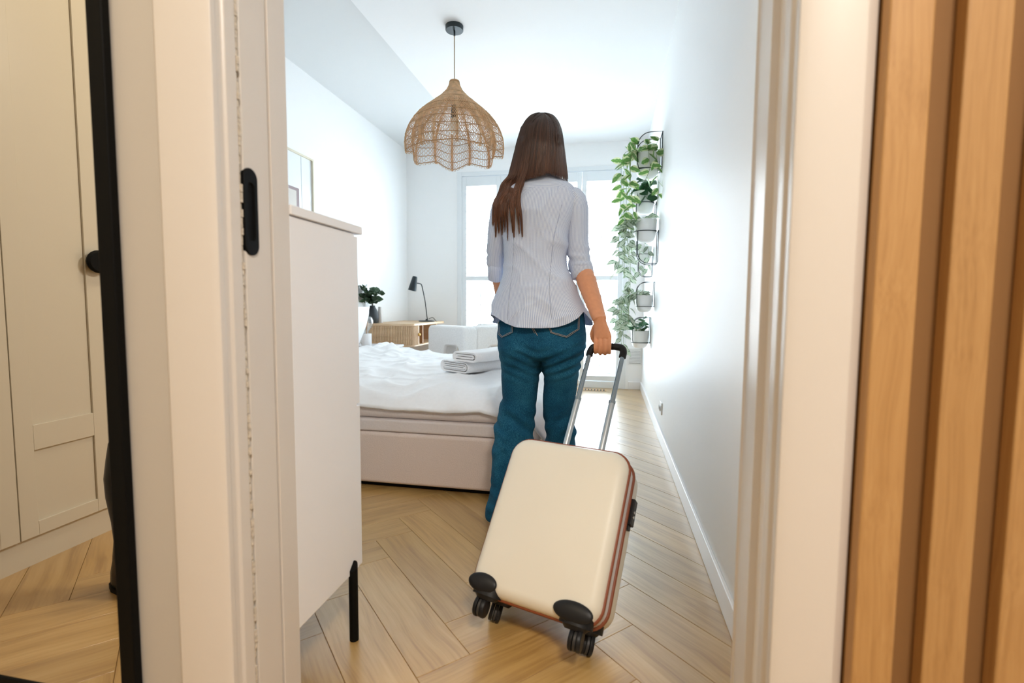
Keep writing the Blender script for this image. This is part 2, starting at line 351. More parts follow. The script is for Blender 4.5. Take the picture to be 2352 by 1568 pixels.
def lay(ci, cj, along_a):
    a, b = -1.066+PW*ci, 0.443+PW*cj
    X, Y = (a+b)/S2, (b-a)/S2; ang = -pi/4 if along_a else pi/4
    c_, s_ = cos(ang), sin(ang)
    quad = [(X+x*c_-y*s_, Y+x*s_+y*c_) for x, y in ((-HL, -HW), (HL, -HW), (HL, HW), (-HL, HW))]
    for box in ((XL+.002, XR-.002, 0.80, YB-.002), (-2.49, 1.39, -1.99, 0.7995)):
        pl = clip(quad, *box)
        if len(pl) < 3: continue
        ar = abs(sum(pl[i-1][0]*pl[i][1]-pl[i][0]*pl[i-1][1] for i in range(len(pl))))/2
        if ar < 2e-4: continue
        if ar > 0.999*4*HL*HW: me = FULL
        else: me = plank_mesh([((x-X)*c_+(y-Y)*s_, -(x-X)*s_+(y-Y)*c_) for x, y in pl])
        o = link('plank', me, flo, (X, Y, 0)); o.rotation_euler.z = ang+(pi if random.random() < .5 and me is FULL else 0)
for j in range(-30, 50):
    for k in range(-6, 7): lay(-PN-j+2*PN*k+PN/2, j+.5, True)
for c in range(-50, 30):
    for k in range(-6, 7): lay(c+.5, -c+2*PN*k+PN/2, False)

# baseboards
def base_profile_box(mb, a, b): mb.box(a, b)
struct(MB().box((XR-.014, YD1, 0), (XR, YB, .085)), 'baseboard_right', M['trimw'], bevel=.004)
struct(MB().box((WX1+.03, YB-.014, 0), (XR-.014, YB, .085)), 'baseboard_back', M['trimw'], bevel=.004)
struct(MB().box((XL, YD1, 0), (XL+.014, YB, .085)), 'baseboard_left', M['trimw'], bevel=.004)

# door frame, hall side casings with stepped profile, jamb linings, pocket for the sliding leaf
ZT = 2.10
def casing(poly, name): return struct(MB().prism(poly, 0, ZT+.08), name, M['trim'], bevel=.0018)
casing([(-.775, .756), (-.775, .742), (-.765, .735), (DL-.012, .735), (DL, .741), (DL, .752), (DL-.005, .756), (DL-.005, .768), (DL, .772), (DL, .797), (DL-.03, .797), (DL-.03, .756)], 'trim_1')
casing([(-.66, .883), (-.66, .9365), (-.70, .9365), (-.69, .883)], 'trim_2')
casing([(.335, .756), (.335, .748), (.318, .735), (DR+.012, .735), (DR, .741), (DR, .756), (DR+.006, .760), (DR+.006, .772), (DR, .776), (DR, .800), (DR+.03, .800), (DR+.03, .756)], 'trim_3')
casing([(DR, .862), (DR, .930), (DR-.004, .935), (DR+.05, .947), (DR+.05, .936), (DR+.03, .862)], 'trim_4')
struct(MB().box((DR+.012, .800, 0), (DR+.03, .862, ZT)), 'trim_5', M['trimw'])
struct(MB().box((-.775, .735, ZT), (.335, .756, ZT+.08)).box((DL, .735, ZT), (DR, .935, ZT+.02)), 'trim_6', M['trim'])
# brush seal: fine bristles in one strip
bs_ = MB()
zz = 0.0
while zz < ZT:
    d = random.uniform(.004, .009); h = random.uniform(.010, .018)
    bs_.box((-.685, .7975, zz), (DL+.002-random.uniform(0, .006), .8025, zz+h)); zz += h+.001
bo = bs_.build('brush_seal', M['seal']); bo['kind'] = 'stuff'; tag(bo, 'pale brush seal strip running up the left door jamb', 'seal', kind='stuff')
# sliding door leaf pushed into the wall: only its edge shows
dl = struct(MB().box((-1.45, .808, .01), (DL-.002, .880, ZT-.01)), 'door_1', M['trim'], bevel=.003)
# flush pull on the leaf edge
cz, cy = 1.071, .8225
pu = MB(); ro = [(cy+x, cz+z) for x, z in rrect(.036, .160, .0179, 6)]; ri = [(cy+x, cz+z) for x, z in rrect(.020, .108, .0099, 6)]
e0 = DL-.002
pu.loft([[V((e0-.004, y, z)) for y, z in ro], [V((e0+.003, y, z)) for y, z in ro], [V((e0+.004, cy+(y-cy)*.96, cz+(z-cz)*.985)) for y, z in ro], [V((e0+.004, y, z)) for y, z in ri], [V((e0+.0004, cy+(y-cy)*.9, cz+(z-cz)*.97)) for y, z in ri]], True, (False, True))
pu.build('flush_pull', M['black'], dl, smooth=35)

# slatted wood wall panel beside the door (hall side)
sp = thing('slatted_wall_panel', (0.9, .754, 0), 'warm oak slatted wall cladding to the right of the white door casing', 'wall panel')
MB().box((.338, .748, 0), (1.39, .755, 2.6)).build('backing', M['slatback'], sp)
for k in range(12):
    x0 = .3375+.084*k
    MB().box((x0, .724, 0), (x0+.050, .748, 2.6)).build('slat', M['slat'], sp, bevel=.003, org=(x0+.025, .736, 0))

# black framed mirror on the hall wall, left of the door
mr = thing('wall_mirror', (-1.15, .754, .09), 'tall black framed mirror at the left edge reflecting cream cupboard doors', 'mirror')
ix0, ix1, iz0, iz1, fw_ = -1.45, -.9096, .134, 1.95, .0345
MB().box((ix0-fw_, .738, iz0-fw_), (ix0, .754, iz1+fw_)).box((ix1, .738, iz0-fw_), (ix1+fw_, .754, iz1+fw_)).box((ix0, .738, iz0-fw_), (ix1, .754, iz0)).box((ix0, .738, iz1), (ix1, .754, iz1+fw_)).build('frame', M['black'], mr, bevel=.003)
MB().box((ix0, .742, iz0), (ix1, .750, iz1)).build('mirror_glass', M['mirror'], mr)

# hall wardrobe that the mirror shows
wd = thing('wardrobe', (-2.2, 0, 0), 'cream shaker style hall wardrobe with black knobs seen in the mirror', 'wardrobe')
WF = -1.916
MB().box((-2.49, -1.35, .10), (WF-.022, .70, 2.40)).build('body', M['wardrobe'], wd)
MB().box((-2.49, -1.35, 0), (WF-.012, .70, .0995)).build('plinth', M['wardrobe'], wd)
seams = [.546, .234, -.078, -.390, -.702, -1.014, -1.35]
for dn, (a, b) in enumerate(zip([.70]+seams[:-1], seams)):
    y0, y1 = b+.0015, a-.0015
    d = MB(); st = .054
    d.box((WF-.020, y0, .10), (WF-.008, y1, 2.38))
    for (ya, yb, za, zb) in ((y0, y0+st, .10, 2.38), (y1-st, y1, .10, 2.38), (y0+st, y1-st, .10, .149), (y0+st, y1-st, .397, .484), (y0+st, y1-st, 2.30, 2.38)):
        d.box((WF-.008, ya, za), (WF, yb, zb))
    dr = d.build('door', M['wardrobe'], wd, bevel=.0015)
    MB().lathe([(.012, 0), (.012, .012), (.040, .014), (.043, .022), (.036, .030)], (WF, y0+.022 if dn % 2 == 0 else y1-.022, 1.055), 20, axis='x').build('knob', M['black'], dr, smooth=35)
# dark boot on the hall floor
bt = MB()
rings = []
for z_, rx, ry, cx in ((0, .045, .115, .05), (.02, .052, .125, .05), (.05, .050, .118, .045), (.08, .046, .09, .025), (.11, .043, .055, 0), (.16, .040, .048, 0), (.22, .044, .052, 0), (.30, .052, .060, -.004), (.36, .054, .062, -.004), (.42, .048, .058, 0), (.47, .040, .050, 0)):
    rings.append([V((-1.470+ry*cos(2*pi*k/16)-cx*-1, .234+rx*sin(2*pi*k/16), z_)) for k in range(16)])
bto = thing('tall_boot', (-1.470, .234, 0), 'tall black boot standing on the hall floor, seen in the mirror', 'boot')
bt.loft(rings, True, (True, True)).build('shaft', M['blackplastic'], bto, smooth=50)
rings2 = [[V((p.x+(p.x+1.43)*.04, .234+(p.y-.234)*1.08, z)) for p in rings[1]] for z in (0.0, .014)]
MB().loft(rings2).build('sole', M['black'], bto)

# ------------------------------------------------------------------ window with shutters
win = struct(MB().box((WX0, YB-.012, 0), (WX0+.055, YB+.12, WZ)).box((WX1-.055, YB-.012, 0), (WX1, YB+.12, WZ)).box((WX0+.055, YB-.012, WZ-.045), (WX1-.055, YB+.12, WZ)).box((WX0+.055, YB-.005, 0), (WX1-.055, YB+.12, .075)), 'window_1', M['shutter'], bevel=.003)
x0, x1 = WX0+.055, WX1-.055
pw = (x1-x0)/4
for k in range(2):
    gx0, gx1 = x0+k*pw*2, x0+(k+1)*pw*2
    s_ = MB()
    for a, b in (((gx0, YB+.09, .075), (gx0+.06, YB+.12, WZ-.045)), ((gx1-.06, YB+.09, .075), (gx1, YB+.12, WZ-.045)), ((gx0+.06, YB+.09, .075), (gx1-.06, YB+.12, .16)), ((gx0+.06, YB+.09, WZ-.15), (gx1-.06, YB+.12, WZ-.045))): s_.box(a, b)
    s_.build('sash', M['shutter'], win)
    MB().box((gx0+.06, YB+.100, .16), (gx1-.06, YB+.106, WZ-.15)).build('pane', M['glass'], win)
LV = {}
for k in range(4):
    a, b = x0+pw*k+.0015, x0+pw*(k+1)-.0015
    sh = MB(); stl = .050
    sh.box((a, YB, .08), (a+stl, YB+.028, WZ-.05)).box((b-stl, YB, .08), (b, YB+.028, WZ-.05))
    for za, zb in ((.08, .135), (1.185, 1.235), (WZ-.155, WZ-.05)): sh.box((a+stl, YB, za), (b-stl, YB+.028, zb))
    pn = sh.build('shutter_panel', M['shutter'], win, bevel=.002)
    for za, zb in ((.135, 1.185), (1.235, WZ-.155)):
        n = int(round((zb-za)/.062)); st = (zb-za)/n
        for q in range(n):
            zc = za+st*(q+.5)
            if 'l' not in LV:
                hw = (b-a)/2-stl-.002
                prof = [(.030*cos(2*pi*t/10), .0042*sin(2*pi*t/10)) for t in range(10)]
                LV['l'] = MB().loft([[V((x, y, z)) for y, z in prof] for x in (-hw, hw)]).mesh('louver', M['shutter'], 50)
            o = link('louver', LV['l'], pn, ((a+b)/2, YB+.014, zc)); o.rotation_euler.x = radians(-10)
        MB().box((((a+b)/2)-.005, YB-.026, za+.05), (((a+b)/2)+.005, YB-.017, zb-.02)).build('tilt_rod', M['shutter'], pn)
# balcony rail and slab outside
bl = thing('balcony_railing', (-.77, YB+1.0, 0), 'grey balcony railing outside the shuttered window', 'railing')
bm_ = MB().box((-2.2, YB+1.0, 1.02), (.7, YB+1.04, 1.06)).box((-2.2, YB+1.0, .12), (.7, YB+1.03, .15))
bm_.build('rail', M['sash'], bl)
for k in range(26): MB().box((-2.2+.112*k, YB+1.01, 0), (-2.19+.112*k, YB+1.025, 1.02)).build('baluster', M['sash'], bl)
struct(MB().box((-2.4, YB+.14, -.15), (.9, YB+1.15, -.005)), 'floor_balcony', M['outside'])

# small wall fittings
vg = thing('wall_vent', (.28, YB, .358), 'white louvred vent grille low on the back wall right of the window', 'vent')
vf = MB().box((.205, YB-.010, .268), (.355, YB, .285)).box((.205, YB-.010, .432), (.355, YB, .449)).box((.205, YB-.010, .285), (.220, YB, .432)).box((.340, YB-.010, .285), (.355, YB, .432)); vf.build('frame', M['switch'], vg, bevel=.001)
MB().box((.22, YB-.003, .285), (.34, YB-.001, .432)).build('backing', M['slot'], vg)
for k in range(9):
    z = .292+.0160*k
    MB().add([(.22, YB-.009, z), (.34, YB-.009, z), (.34, YB-.003, z+.012), (.22, YB-.003, z+.012), (.22, YB-.008, z-.0015), (.34, YB-.008, z-.0015), (.34, YB-.002, z+.0105), (.22, YB-.002, z+.0105)], [(0, 1, 2, 3), (4, 7, 6, 5), (0, 4, 5, 1), (2, 6, 7, 3), (0, 3, 7, 4), (1, 5, 6, 2)]).build('slat', M['switch'], vg)
sk = thing('wall_socket', (XR, 3.40, .225), 'white double power socket above the right baseboard', 'socket')
MB().box((XR-.010, 3.35, .185), (XR, 3.45, .265)).build('plate', M['switch'], sk, bevel=.003)
for q in (3.377, 3.423): MB().lathe([(.019, 0), (.019, -.005), (.017, -.006), (.017, .001)], (XR-.010, q, .225), 16, axis='x').build('outlet_cup', M['switch'], sk, smooth=30)
fv = thing('floor_grille', (-.15, 5.345, 0), 'slotted floor convector grille in front of the window', 'vent')
MB().box((-.62, 5.29, -.004), (-.02, 5.40, .0006)).build('slot_bed', M['slot'], fv)
for k in range(19):
    x = -.62+.0325*k
    MB().box((x, 5.29, .0004), (x+.018, 5.40, .004)).build('bar', M['deskwood'], fv)
# framed print on the left wall
pf = thing('framed_print', (XL, 3.25, 1.7), 'pale wood framed print on the left wall above the white chest', 'picture')
y0, y1, z0, z1 = 2.85, 3.61, 1.45, 2.04
MB().box((XL, y0, z0), (XL+.022, y0+.014, z1)).box((XL, y1-.014, z0), (XL+.022, y1, z1)).box((XL, y0+.014, z0), (XL+.022, y1-.014, z0+.014)).box((XL, y0+.014, z1-.014), (XL+.022, y1-.014, z1)).build('frame', M['framewood'], pf, bevel=.001)
MB().box((XL, y0+.014, z0+.014), (XL+.008, y1-.014, z1-.014)).build('print', M['paper'], pf)
MB().box((XL+.008, 3.462, z0+.014), (XL+.0092, 3.466, z1-.014)).build('printed_line', M['greyline'], pf)
MB().box((XL+.008, 3.0, z0+.05), (XL+.0092, 3.43, 1.775)).build('printed_brown_block', M['brown'], pf)
MB().box((XL+.0092, 3.0, z0+.05), (XL+.0102, 3.395, 1.752)).build('printed_beige_block', M['beigeink'], pf)
# ------------------------------------------------------------------ white chest behind the door wall
ch = thing('shoe_cabinet', (-1.1, 1.08, 0), 'tall white cabinet on black legs just inside the doorway', 'cabinet')
CX0, CX1, CY0, CY1 = -1.62, -.661, .9375, 1.205
MB().box((CX0, CY0, .182), (CX0+.018, CY1, 1.085)).box((CX1-.018, CY0, .182), (CX1, CY1, 1.085)).box((CX0+.018, CY0, .182), (CX1-.018, CY1, .2)).box((CX0+.018, CY0, .2), (CX1-.018, CY0+.012, 1.085)).box((CX0+.018, CY0, .62), (CX1-.018, CY1, .64)).build('body', M['chest'], ch, bevel=.001)
for a, b in ((.182, .628), (.634, 1.079)):
    for q in range(2):
        xa = CX0+.002+q*.48; d = MB().box((xa, CY1+.002, a), (xa+.475, CY1+.020, b)).build('drawer', M['chest'], ch, bevel=.0015)
MB().box((CX0-.004, CY0-.0005, 1.0875), (CX1+.005, CY1+.034, 1.108)).build('top', M['chest'], ch, bevel=.002)
for sx, ly in ((1, 1.163), (.9, .968), (-1, 1.163), (-1, .975)):
    xx = (CX1+.004) if sx == 1 else (CX1-.07) if sx > 0 else (CX0-.004)
    prof = [(xx+.0105*cos(2*pi*k/16)*1.15, ly+.0115*sin(2*pi*k/16)) for k in range(16)]
    MB().loft([[V((x, y, 0)) for x, y in prof], [V((x, y, .003)) for x, y in prof], [V((x, y, min(.205-(y-ly)*-.9, .181 if sx == .9 else 1))) for x, y in prof]]).build('leg', M['black'], ch, smooth=40)

# ------------------------------------------------------------------ bed
bed = thing('bed', (-1.28, 3.1, 0), 'wide bed with beige upholstered base behind the white cabinet', 'bed')
BX0, BX1, BY0, BY1 = -2.24, -.285, 2.19, 4.02
MB().box((BX0+.05, BY0+.05, 0), (BX1-.05, BY1-.05, .03)).build('plinth', M['black'], bed)
bb = MB(); bb.box((BX0, BY0, .028), (BX1, BY1, .282)); bb.build('base', M['bedbase'], bed, bevel=.018, seg=4)
MB().box((BX0, BY0+.008, .284), (BX1-.012, BY1-.01, .345)).build('valance', M['matt'], bed, bevel=.012, seg=3)
MB().box((BX0, BY0+.020, .346), (BX1-.035, BY1-.04, .430)).build('mattress', M['matt'], bed, bevel=.03, seg=4)
MB().box((-2.325, BY0-.02, .03), (-2.245, BY1+.02, .78)).build('headboard', M['bedbase'], bed, bevel=.02, seg=3)
def duvet(u, v):
    # u along X (head to foot), v across Y with both hems hanging
    X0, X1 = -1.98, -.235
    fx = 1-u; x = X0+(X1-X0)*u; z = .500
    d = abs(v-.5)*2; y = BY0-.035+(BY1-BY0+.07)*v
    n = nz3(x*3.1, y*3.1, .3)*.018+nz3(x*7, y*7+x*3, 5)*.010+.016*(1-abs(nz3(x*2.2+y*1.6, y*3.4-x*1.2, 9)))**7+.010*(1-abs(nz3(x*3-y*2.5, y*4+x*3, 4)))**8+nz3(x*14, y*14, 2.5)*.003
    z += n+.012*sin(pi*v)
    def edge(t, wdt, drop):      # t: distance to hem in metres
        k = max(0, 1-t/wdt); return drop*k**2.6
    ty = min(y-(BY0-.035), (BY1+.035)-y); tx = X1-x
    hem = .108+.014*nz3(x*4, y*4, 8)+.006*nz3(x*15, y*15, 1)
    z -= edge(ty, .26, hem); z -= edge(tx, .26, hem*1.25)
    if ty < .10: y += (1 if y < 3 else -1)*(.022*(1-ty/.10)**2-.012*nz3(x*7, 2, z*20)*(ty/.1))
    if u < .12:
        k = 1-u/.12; z += .05*sin(pi*min(1, k*1.2))*(.7+.5*nz3(3, y*4, 2)); x += .03*nz3(y*5, 1, 1)
    # rumpled fold near the far headboard corner
    rx, ry = x+1.72, y-3.62
    z += .055*exp(-(rx/.20)**2-(ry/.30)**2)*(1+.7*nz3(x*11, y*11, 4))
    return V((x, y, z))
MB().grid(duvet, 150, 130).build('duvet', M['sheet'], bed, smooth=180, solid=.02)
def pillow(name, c, rot, label, g=None):
    m = MB(); a, b, h = .22, .36, .075
    for sgn in (1, -1):
        def fn(u, v, sgn=sgn):
            x, y = u*2-1, v*2-1; e = (1-abs(x)**3.2)*(1-abs(y)**3.2)
            pinch = 1-.09*(abs(x)**2)*(1-abs(y))-.02; p2 = 1-.12*(1-abs(x)**2)*abs(y)**2
            return V((x*a*p2, y*b*pinch, sgn*(h*max(0, e)**.45)+.008*nz3(x*3+c[1], y*3, sgn)*e))
        m.grid(fn, 24, 18)
    o = m.build(name, M['sheet'], None, smooth=180); o.location = c; o.rotation_euler = rot
    return tag(o, label, 'pillow', g)
pillow('pillow', (-2.085, 3.56, .678), (0, radians(-68), radians(2)), 'white pillow propped at the far side of the bed head')
pillow('pillow', (-2.085, 2.64, .678), (0, radians(-68), radians(-3)), 'white pillow at the near side of the bed head, behind the cabinet')

# towels
def towel(c, ang, ln, wd_, h, label, layers=3):
    m = MB(); cx, cy, cz = c; e1 = V((cos(ang), sin(ang), 0)); e2 = V((-sin(ang), cos(ang), 0))
    def stad(w_, hh, zc, off=0):
        r = hh/2; pts = []
        for k in range(9): a = -pi/2+pi*k/8; pts.append(((w_/2-r)+r*cos(a)+off, zc+r*sin(a)))
        for k in range(9): a = pi/2+pi*k/8; pts.append((-(w_/2-r)+r*cos(a)+off, zc+r*sin(a)))
        return pts
    def ring(o, i, L0, L1):
        n = len(o)
        def P(p, l):
            k = .006*nz3(p[0]*6+cx*9, l*6, p[1]*9); return V((cx, cy, cz))+e1*l+e2*(p[0]+k*.6)+V((0, 0, p[1]+k*.5))
        segs = 8; rs = []
        rs.append([P(p, L0+.006) for p in i])
        rs.append([P((p[0]*.985, (p[1]-h/2)*.96+h/2), L0) for p in o])
        for q in range(segs+1): rs.append([P(p, L0+.006+(L1-L0-.012)*q/segs) for p in o])
        rs.append([P((p[0]*.985, (p[1]-h/2)*.96+h/2), L1) for p in o]); rs.append([P(p, L1-.006) for p in i])
        m.loft(rs, True, (False, False))
    t = h/(2*layers+.1)
    for q in range(layers):
        ow, oh = wd_-2*t*1.15*q*1.3, h-2*t*1.12*q
        o = stad(ow, oh, h/2, .004*(q % 2)); ii = stad(max(ow-2*t*1.2, .02), max(oh-2*t*.92, .0025), h/2, .004*(q % 2))
        ring(o, ii, -ln/2+.004*q*(1 if q % 2 else -.5), ln/2)
    o = m.build('folded_towel', M['towel'], None, smooth=60, org=(cx, cy, cz))
    return tag(o, label, 'towel', 'folded white towels on the bed')
ta = math.atan2(.253, .159)
tc = V((-.857, 2.656, 0))+V((cos(ta), sin(ta), 0))*.24
towel((tc.x, tc.y, .522), ta, .48, .245, .066, 'white folded bath towel, lower one of the near stack on the duvet')
tc2 = V((-.775, 2.585, 0))+V((cos(ta+.05), sin(ta+.05), 0))*.215
towel((tc2.x, tc2.y, .591), ta+.05, .43, .19, .056, 'smaller white folded towel lying on the bath towel of the near stack', 2)
towel((-.78, 3.84, .522), ta+.2, .34, .2, .055, 'white folded towel at the back of the bed in front of the armchair', 2)

# ------------------------------------------------------------------ nightstand, bulb lamp, desk and the things on it
ns = thing('nightstand', (-2.12, 4.19, 0), 'white nightstand between the bed and the wooden desk', 'nightstand')
MB().box((-2.33, 4.06, .10), (-1.90, 4.34, .51)).build('body', M['chest'], ns, bevel=.004)
MB().box((-2.335, 4.055, .513), (-1.892, 4.345, .533)).build('top', M['chest'], ns, bevel=.003)
dr = MB().box((-1.90, 4.065, .32), (-1.885, 4.335, .505)).build('drawer', M['chest'], ns, bevel=.002)
MB().ball((-1.875, 4.2, .41), .012).build('knob', M['brass'], dr, smooth=60)
for sx in (-2.31, -1.93):
    for sy in (4.08, 4.32): MB().tube([(sx, sy, 0), (sx, sy, .10)], .012, 10).build('leg', M['black'], ns, smooth=40)
bc = V((-2.150, 4.11, .534))
lb = thing('bulb_lamp', bc, 'table lamp with large clear bulb on a white cylinder base on the nightstand', 'lamp')
MB().lathe([(.0, 0), (.043, 0), (.045, .003), (.045, .104), (.043, .107), (.022, .107), (.022, .100), (0, .100)], bc, 28, (False, False)).build('base', M['potw'], lb, smooth=35)
bg_ = [(.017, .100), (.020, .125), (.030, .142), (.052, .165), (.062, .195), (.062, .225), (.052, .252), (.034, .264), (.0, .268)]
MB().lathe(bg_, bc, 28, (False, False)).build('bulb', M['bulbglass'], lb, smooth=80)
fl = MB(); fl.tube([bc+V((0, 0, .105)), bc+V((0, 0, .185))], .006, 8)
fl.tube([bc+V((.016*cos(a*1.0), .016*sin(a*1.0), .165+.055*abs(sin(a*2.5)))) for a in [k*.2 for k in range(32)]], .0016, 5)
fl.build('filament', M['copper'], lb, smooth=60)

dk = thing('writing_desk', (-2.08, 4.9, 0), 'pale oak writing desk with ribbed sliding front against the left wall', 'desk')
DX0, DX1, DY0, DY1, DZ = -2.33, -1.835, 4.40, 5.40, .722
def rr_corner(x0, x1, y0, y1, r, n=8):
    pts = [(x0, y0)]
    for k in range(n+1): a = -pi/2+pi/2*k/n; pts.append((x1-r+r*cos(a), y0+r+r*sin(a)))
    for k in range(n+1): a = pi/2*k/n; pts.append((x1-r+r*cos(a), y1-r+r*sin(a)))
    return pts+[(x0, y1)]
MB().prism(rr_corner(DX0, DX1, DY0, DY1, .09), DZ-.022, DZ).build('top', M['deskwood'], dk, bevel=.002)
MB().prism(rr_corner(DX0, DX1, DY0, DY1, .09), .500, .514).build('bottom', M['deskwood'], dk, bevel=.002)
# tambour front: a row of round reeds round the near end
path = [(DX0+.02, DY0+.008), (DX1-.09, DY0+.008)]
for k in range(1, 9): a = -pi/2+pi/2*k/9; path.append((DX1-.09+.082*cos(a), DY0+.09+.082*sin(a)))
path.append((DX1-.008, DY0+.17))
tot = []; acc = 0
for p, q in zip(path, path[1:]):
    l = sqrt((q[0]-p[0])**2+(q[1]-p[1])**2); tot.append((acc, l, p, q)); acc += l
tb = MB().prism([(p[0], p[1]+.006) if i < 2 else (p[0]-.006, p[1]+.003) for i, p in enumerate(path)]+[(DX1-.02, DY0+.17), (DX1-.10, DY0+.03), (DX0+.02, DY0+.03)], .514, DZ-.022).build('tambour_door', M['deskwood'], dk)
pos = .004
while pos < acc-.008:
    for a0, l, p, q in tot:
        if a0 <= pos <= a0+l:
            t = (pos-a0)/l; c = (p[0]+(q[0]-p[0])*t, p[1]+(q[1]-p[1])*t)
    MB().lathe([(.0072, .516), (.0072, DZ-.024)], (c[0], c[1], 0), 8).build('reed', M['deskwood'], tb, smooth=50)
    pos += .0165
MB().box((DX1-.016, DY0+.172, .514), (DX1-.002, DY0+.190, DZ-.022)).build('stop_strip', M['deskwood'], tb)
MB().ball((DX1+.008, DY0+.165, .612), .015).tube([(DX1-.01, DY0+.165, .612), (DX1+.008, DY0+.165, .612)], .006).build('knob', M['brass'], tb, smooth=60)
MB().box((DX0+.01, DY0+.20, .514), (DX0+.03, DY1-.05, DZ-.022)).box((DX0+.03, DY0+.35, .514), (DX1-.03, DY0+.37, DZ-.022)).build('inner_panel', M['deskdark'], dk)
MB().box((DX0+.02, DY1-.06, .514), (DX1-.10, DY1-.02, DZ-.022)).build('far_end', M['deskwood'], dk)
for x, y in ((DX0+.05, DY0+.09), (DX1-.09, DY0+.09), (DX0+.05, DY1-.09), (DX1-.09, DY1-.09)):
    MB().lathe([(.014, 0), (.022, .5)], (x, y, 0), 12).build('leg', M['deskwood'], dk, smooth=40)

# black desk lamp
lp = V((-1.955, 5.10, DZ))
dl_ = thing('desk_lamp', lp, 'slim black desk lamp with conical shade at the far end of the desk', 'lamp')
MB().lathe([(0, 0), (.085, 0), (.087, .004), (.085, .012), (.012, .014), (.010, .03), (0, .03)], lp, 24, (False, False)).build('base', M['rose'], dl_, smooth=35)
top = at(967, 652, 5.02); mid = at(963, 651, 5.02)
MB().tube(smooth_path([lp+V((.012, 0, .012)), lp+V((.004, -.002, .06)), at(976, 690, 5.08), top+V((.012, 0, -.03)), top+V((-.004, 0, .0)), at(958, 650, 5.02)], 8), .0055, 8).build('stem', M['rose'], dl_, smooth=60)
sa, sb = at(953.5, 634, 5.02), at(946.5, 667, 5.02); ax = (sb-sa).normalized(); sidev = ax.orthogonal().normalized(); s2v = ax.cross(sidev)
def cone_rings(prof):
    return [[sa+ax*l+(sidev*cos(2*pi*k/20)+s2v*sin(2*pi*k/20))*r for k in range(20)] for r, l in prof]
LL = (sb-sa).length
MB().loft(cone_rings([(.010, 0), (.022, .002), (.026, .010), (.045, LL), (.0425, LL), (.024, .014), (.005, .012)]), True, (True, True)).build('lamp_shade', M['rose'], dl_, smooth=40)
MB().tube(smooth_path([lp+V((.02, .01, .03)), lp+V((.06, .02, .045)), lp+V((.085, .03, .02)), lp+V((.075, .10, .004))], 6), .0035, 6).build('cord', M['rose'], dl_, smooth=60)

# vase with eucalyptus, pale bottle
vc = V((-2.278, 4.485, DZ))
vz = thing('vase', vc, 'dark slate vase on the desk beside the pale bottle', 'vase')
MB().lathe([(0, 0), (.040, 0), (.050, .01), (.058, .05), (.056, .09), (.042, .13), (.028, .155), (.024, .168), (.027, .172), (.020, .170), (.018, .14), (0, .12)], vc, 28, (False, False)).build('body', M['vase'], vz, smooth=50)
def leaf_mesh(name, mat, wid=.42, fold=.12, curl=.25, nu=8):
    m = MB(); rows = []
    for i in range(nu+1):
        t = i/nu; hw = wid*.5*(sin(pi*t**.72)**.95 if 0 < t < 1 else 0.0); z = -curl*t*t
        rows.append([V((t, -hw, z+fold*hw)), V((t, -hw*.5, z+fold*hw*.3)), V((t, 0, z)), V((t, hw*.5, z+fold*hw*.3)), V((t, hw, z+fold*hw))])
    m.loft(rows, False); me = m.mesh(name, mat, 180); return me
LM = {'var': leaf_mesh('leaf_var', M['leaf_var'], .60, .15, .22), 'trad': leaf_mesh('leaf_trad', M['leaf_trad'], .56, .2, .25), 'dark': leaf_mesh('leaf_dark', M['leaf_dark'], .85, .1, .2), 'euc': leaf_mesh('leaf_euc', M['leaf_euc'], .95, .1, .12)}
def put_leaf(root, kind, p, d, size, roll=0):
    o = link('leaf', LM[kind], root); d = V(d).normalized()
    q = d.to_track_quat('X', 'Z') if True else None
    o.matrix_basis = Matrix.Translation(V(p)-wl(root)) @ (q.to_matrix().to_4x4() @ Matrix.Rotation(roll, 4, 'X')) @ Matrix.Scale(size, 4)
    return o
random.seed(21)
eu = thing('eucalyptus_sprigs', vc+V((0, 0, .13)), 'sprigs of dark green eucalyptus standing in the slate vase', 'plant')
st = MB()
for tip in ((832, 658), (850, 690), (862, 665), (876, 672), (838, 690), (868, 690), (845, 672), (829, 680)):
    Yt = 4.40+random.uniform(-.10, .06); T = at(tip[0], tip[1], Yt)
    if T.x < XL+.03: T.x = XL+.03
    pth = smooth_path([vc+V((0, 0, .13)), vc+V((0, 0, .19))+V((random.uniform(-.008, .008), random.uniform(-.008, .008), 0)), (vc+V((0, 0, .19))).lerp(T, .55)+V((0, 0, .03)), T], 5); st.tube(pth, .0018, 5)
    for q in range(6, len(pth)):
        if q % 2 == 0 or q > 10:
            for sgn in (1, -1):
                a = random.uniform(0, 2*pi); d = V((cos(a)*sgn, sin(a)*sgn, random.uniform(-.2, .6)))
                put_leaf(eu, 'euc', pth[q], d, random.uniform(.042, .064), random.uniform(-1.9, 1.9))
st.build('stem', M['darkstem'], eu, smooth=60)
bo_ = at(873, 742, 4.56); bo_.z = DZ
tag(MB().lathe([(0, 0), (.027, 0), (.029, .004), (.022, .09), (.017, .14), (.016, .158), (.012, .158), (.012, .13), (0, .12)], bo_, 24, (False, False)).build('ceramic_bottle', M['bottle'], None, smooth=45, org=bo_), 'pale slim ceramic bottle on the desk right of the slate vase', 'bottle')

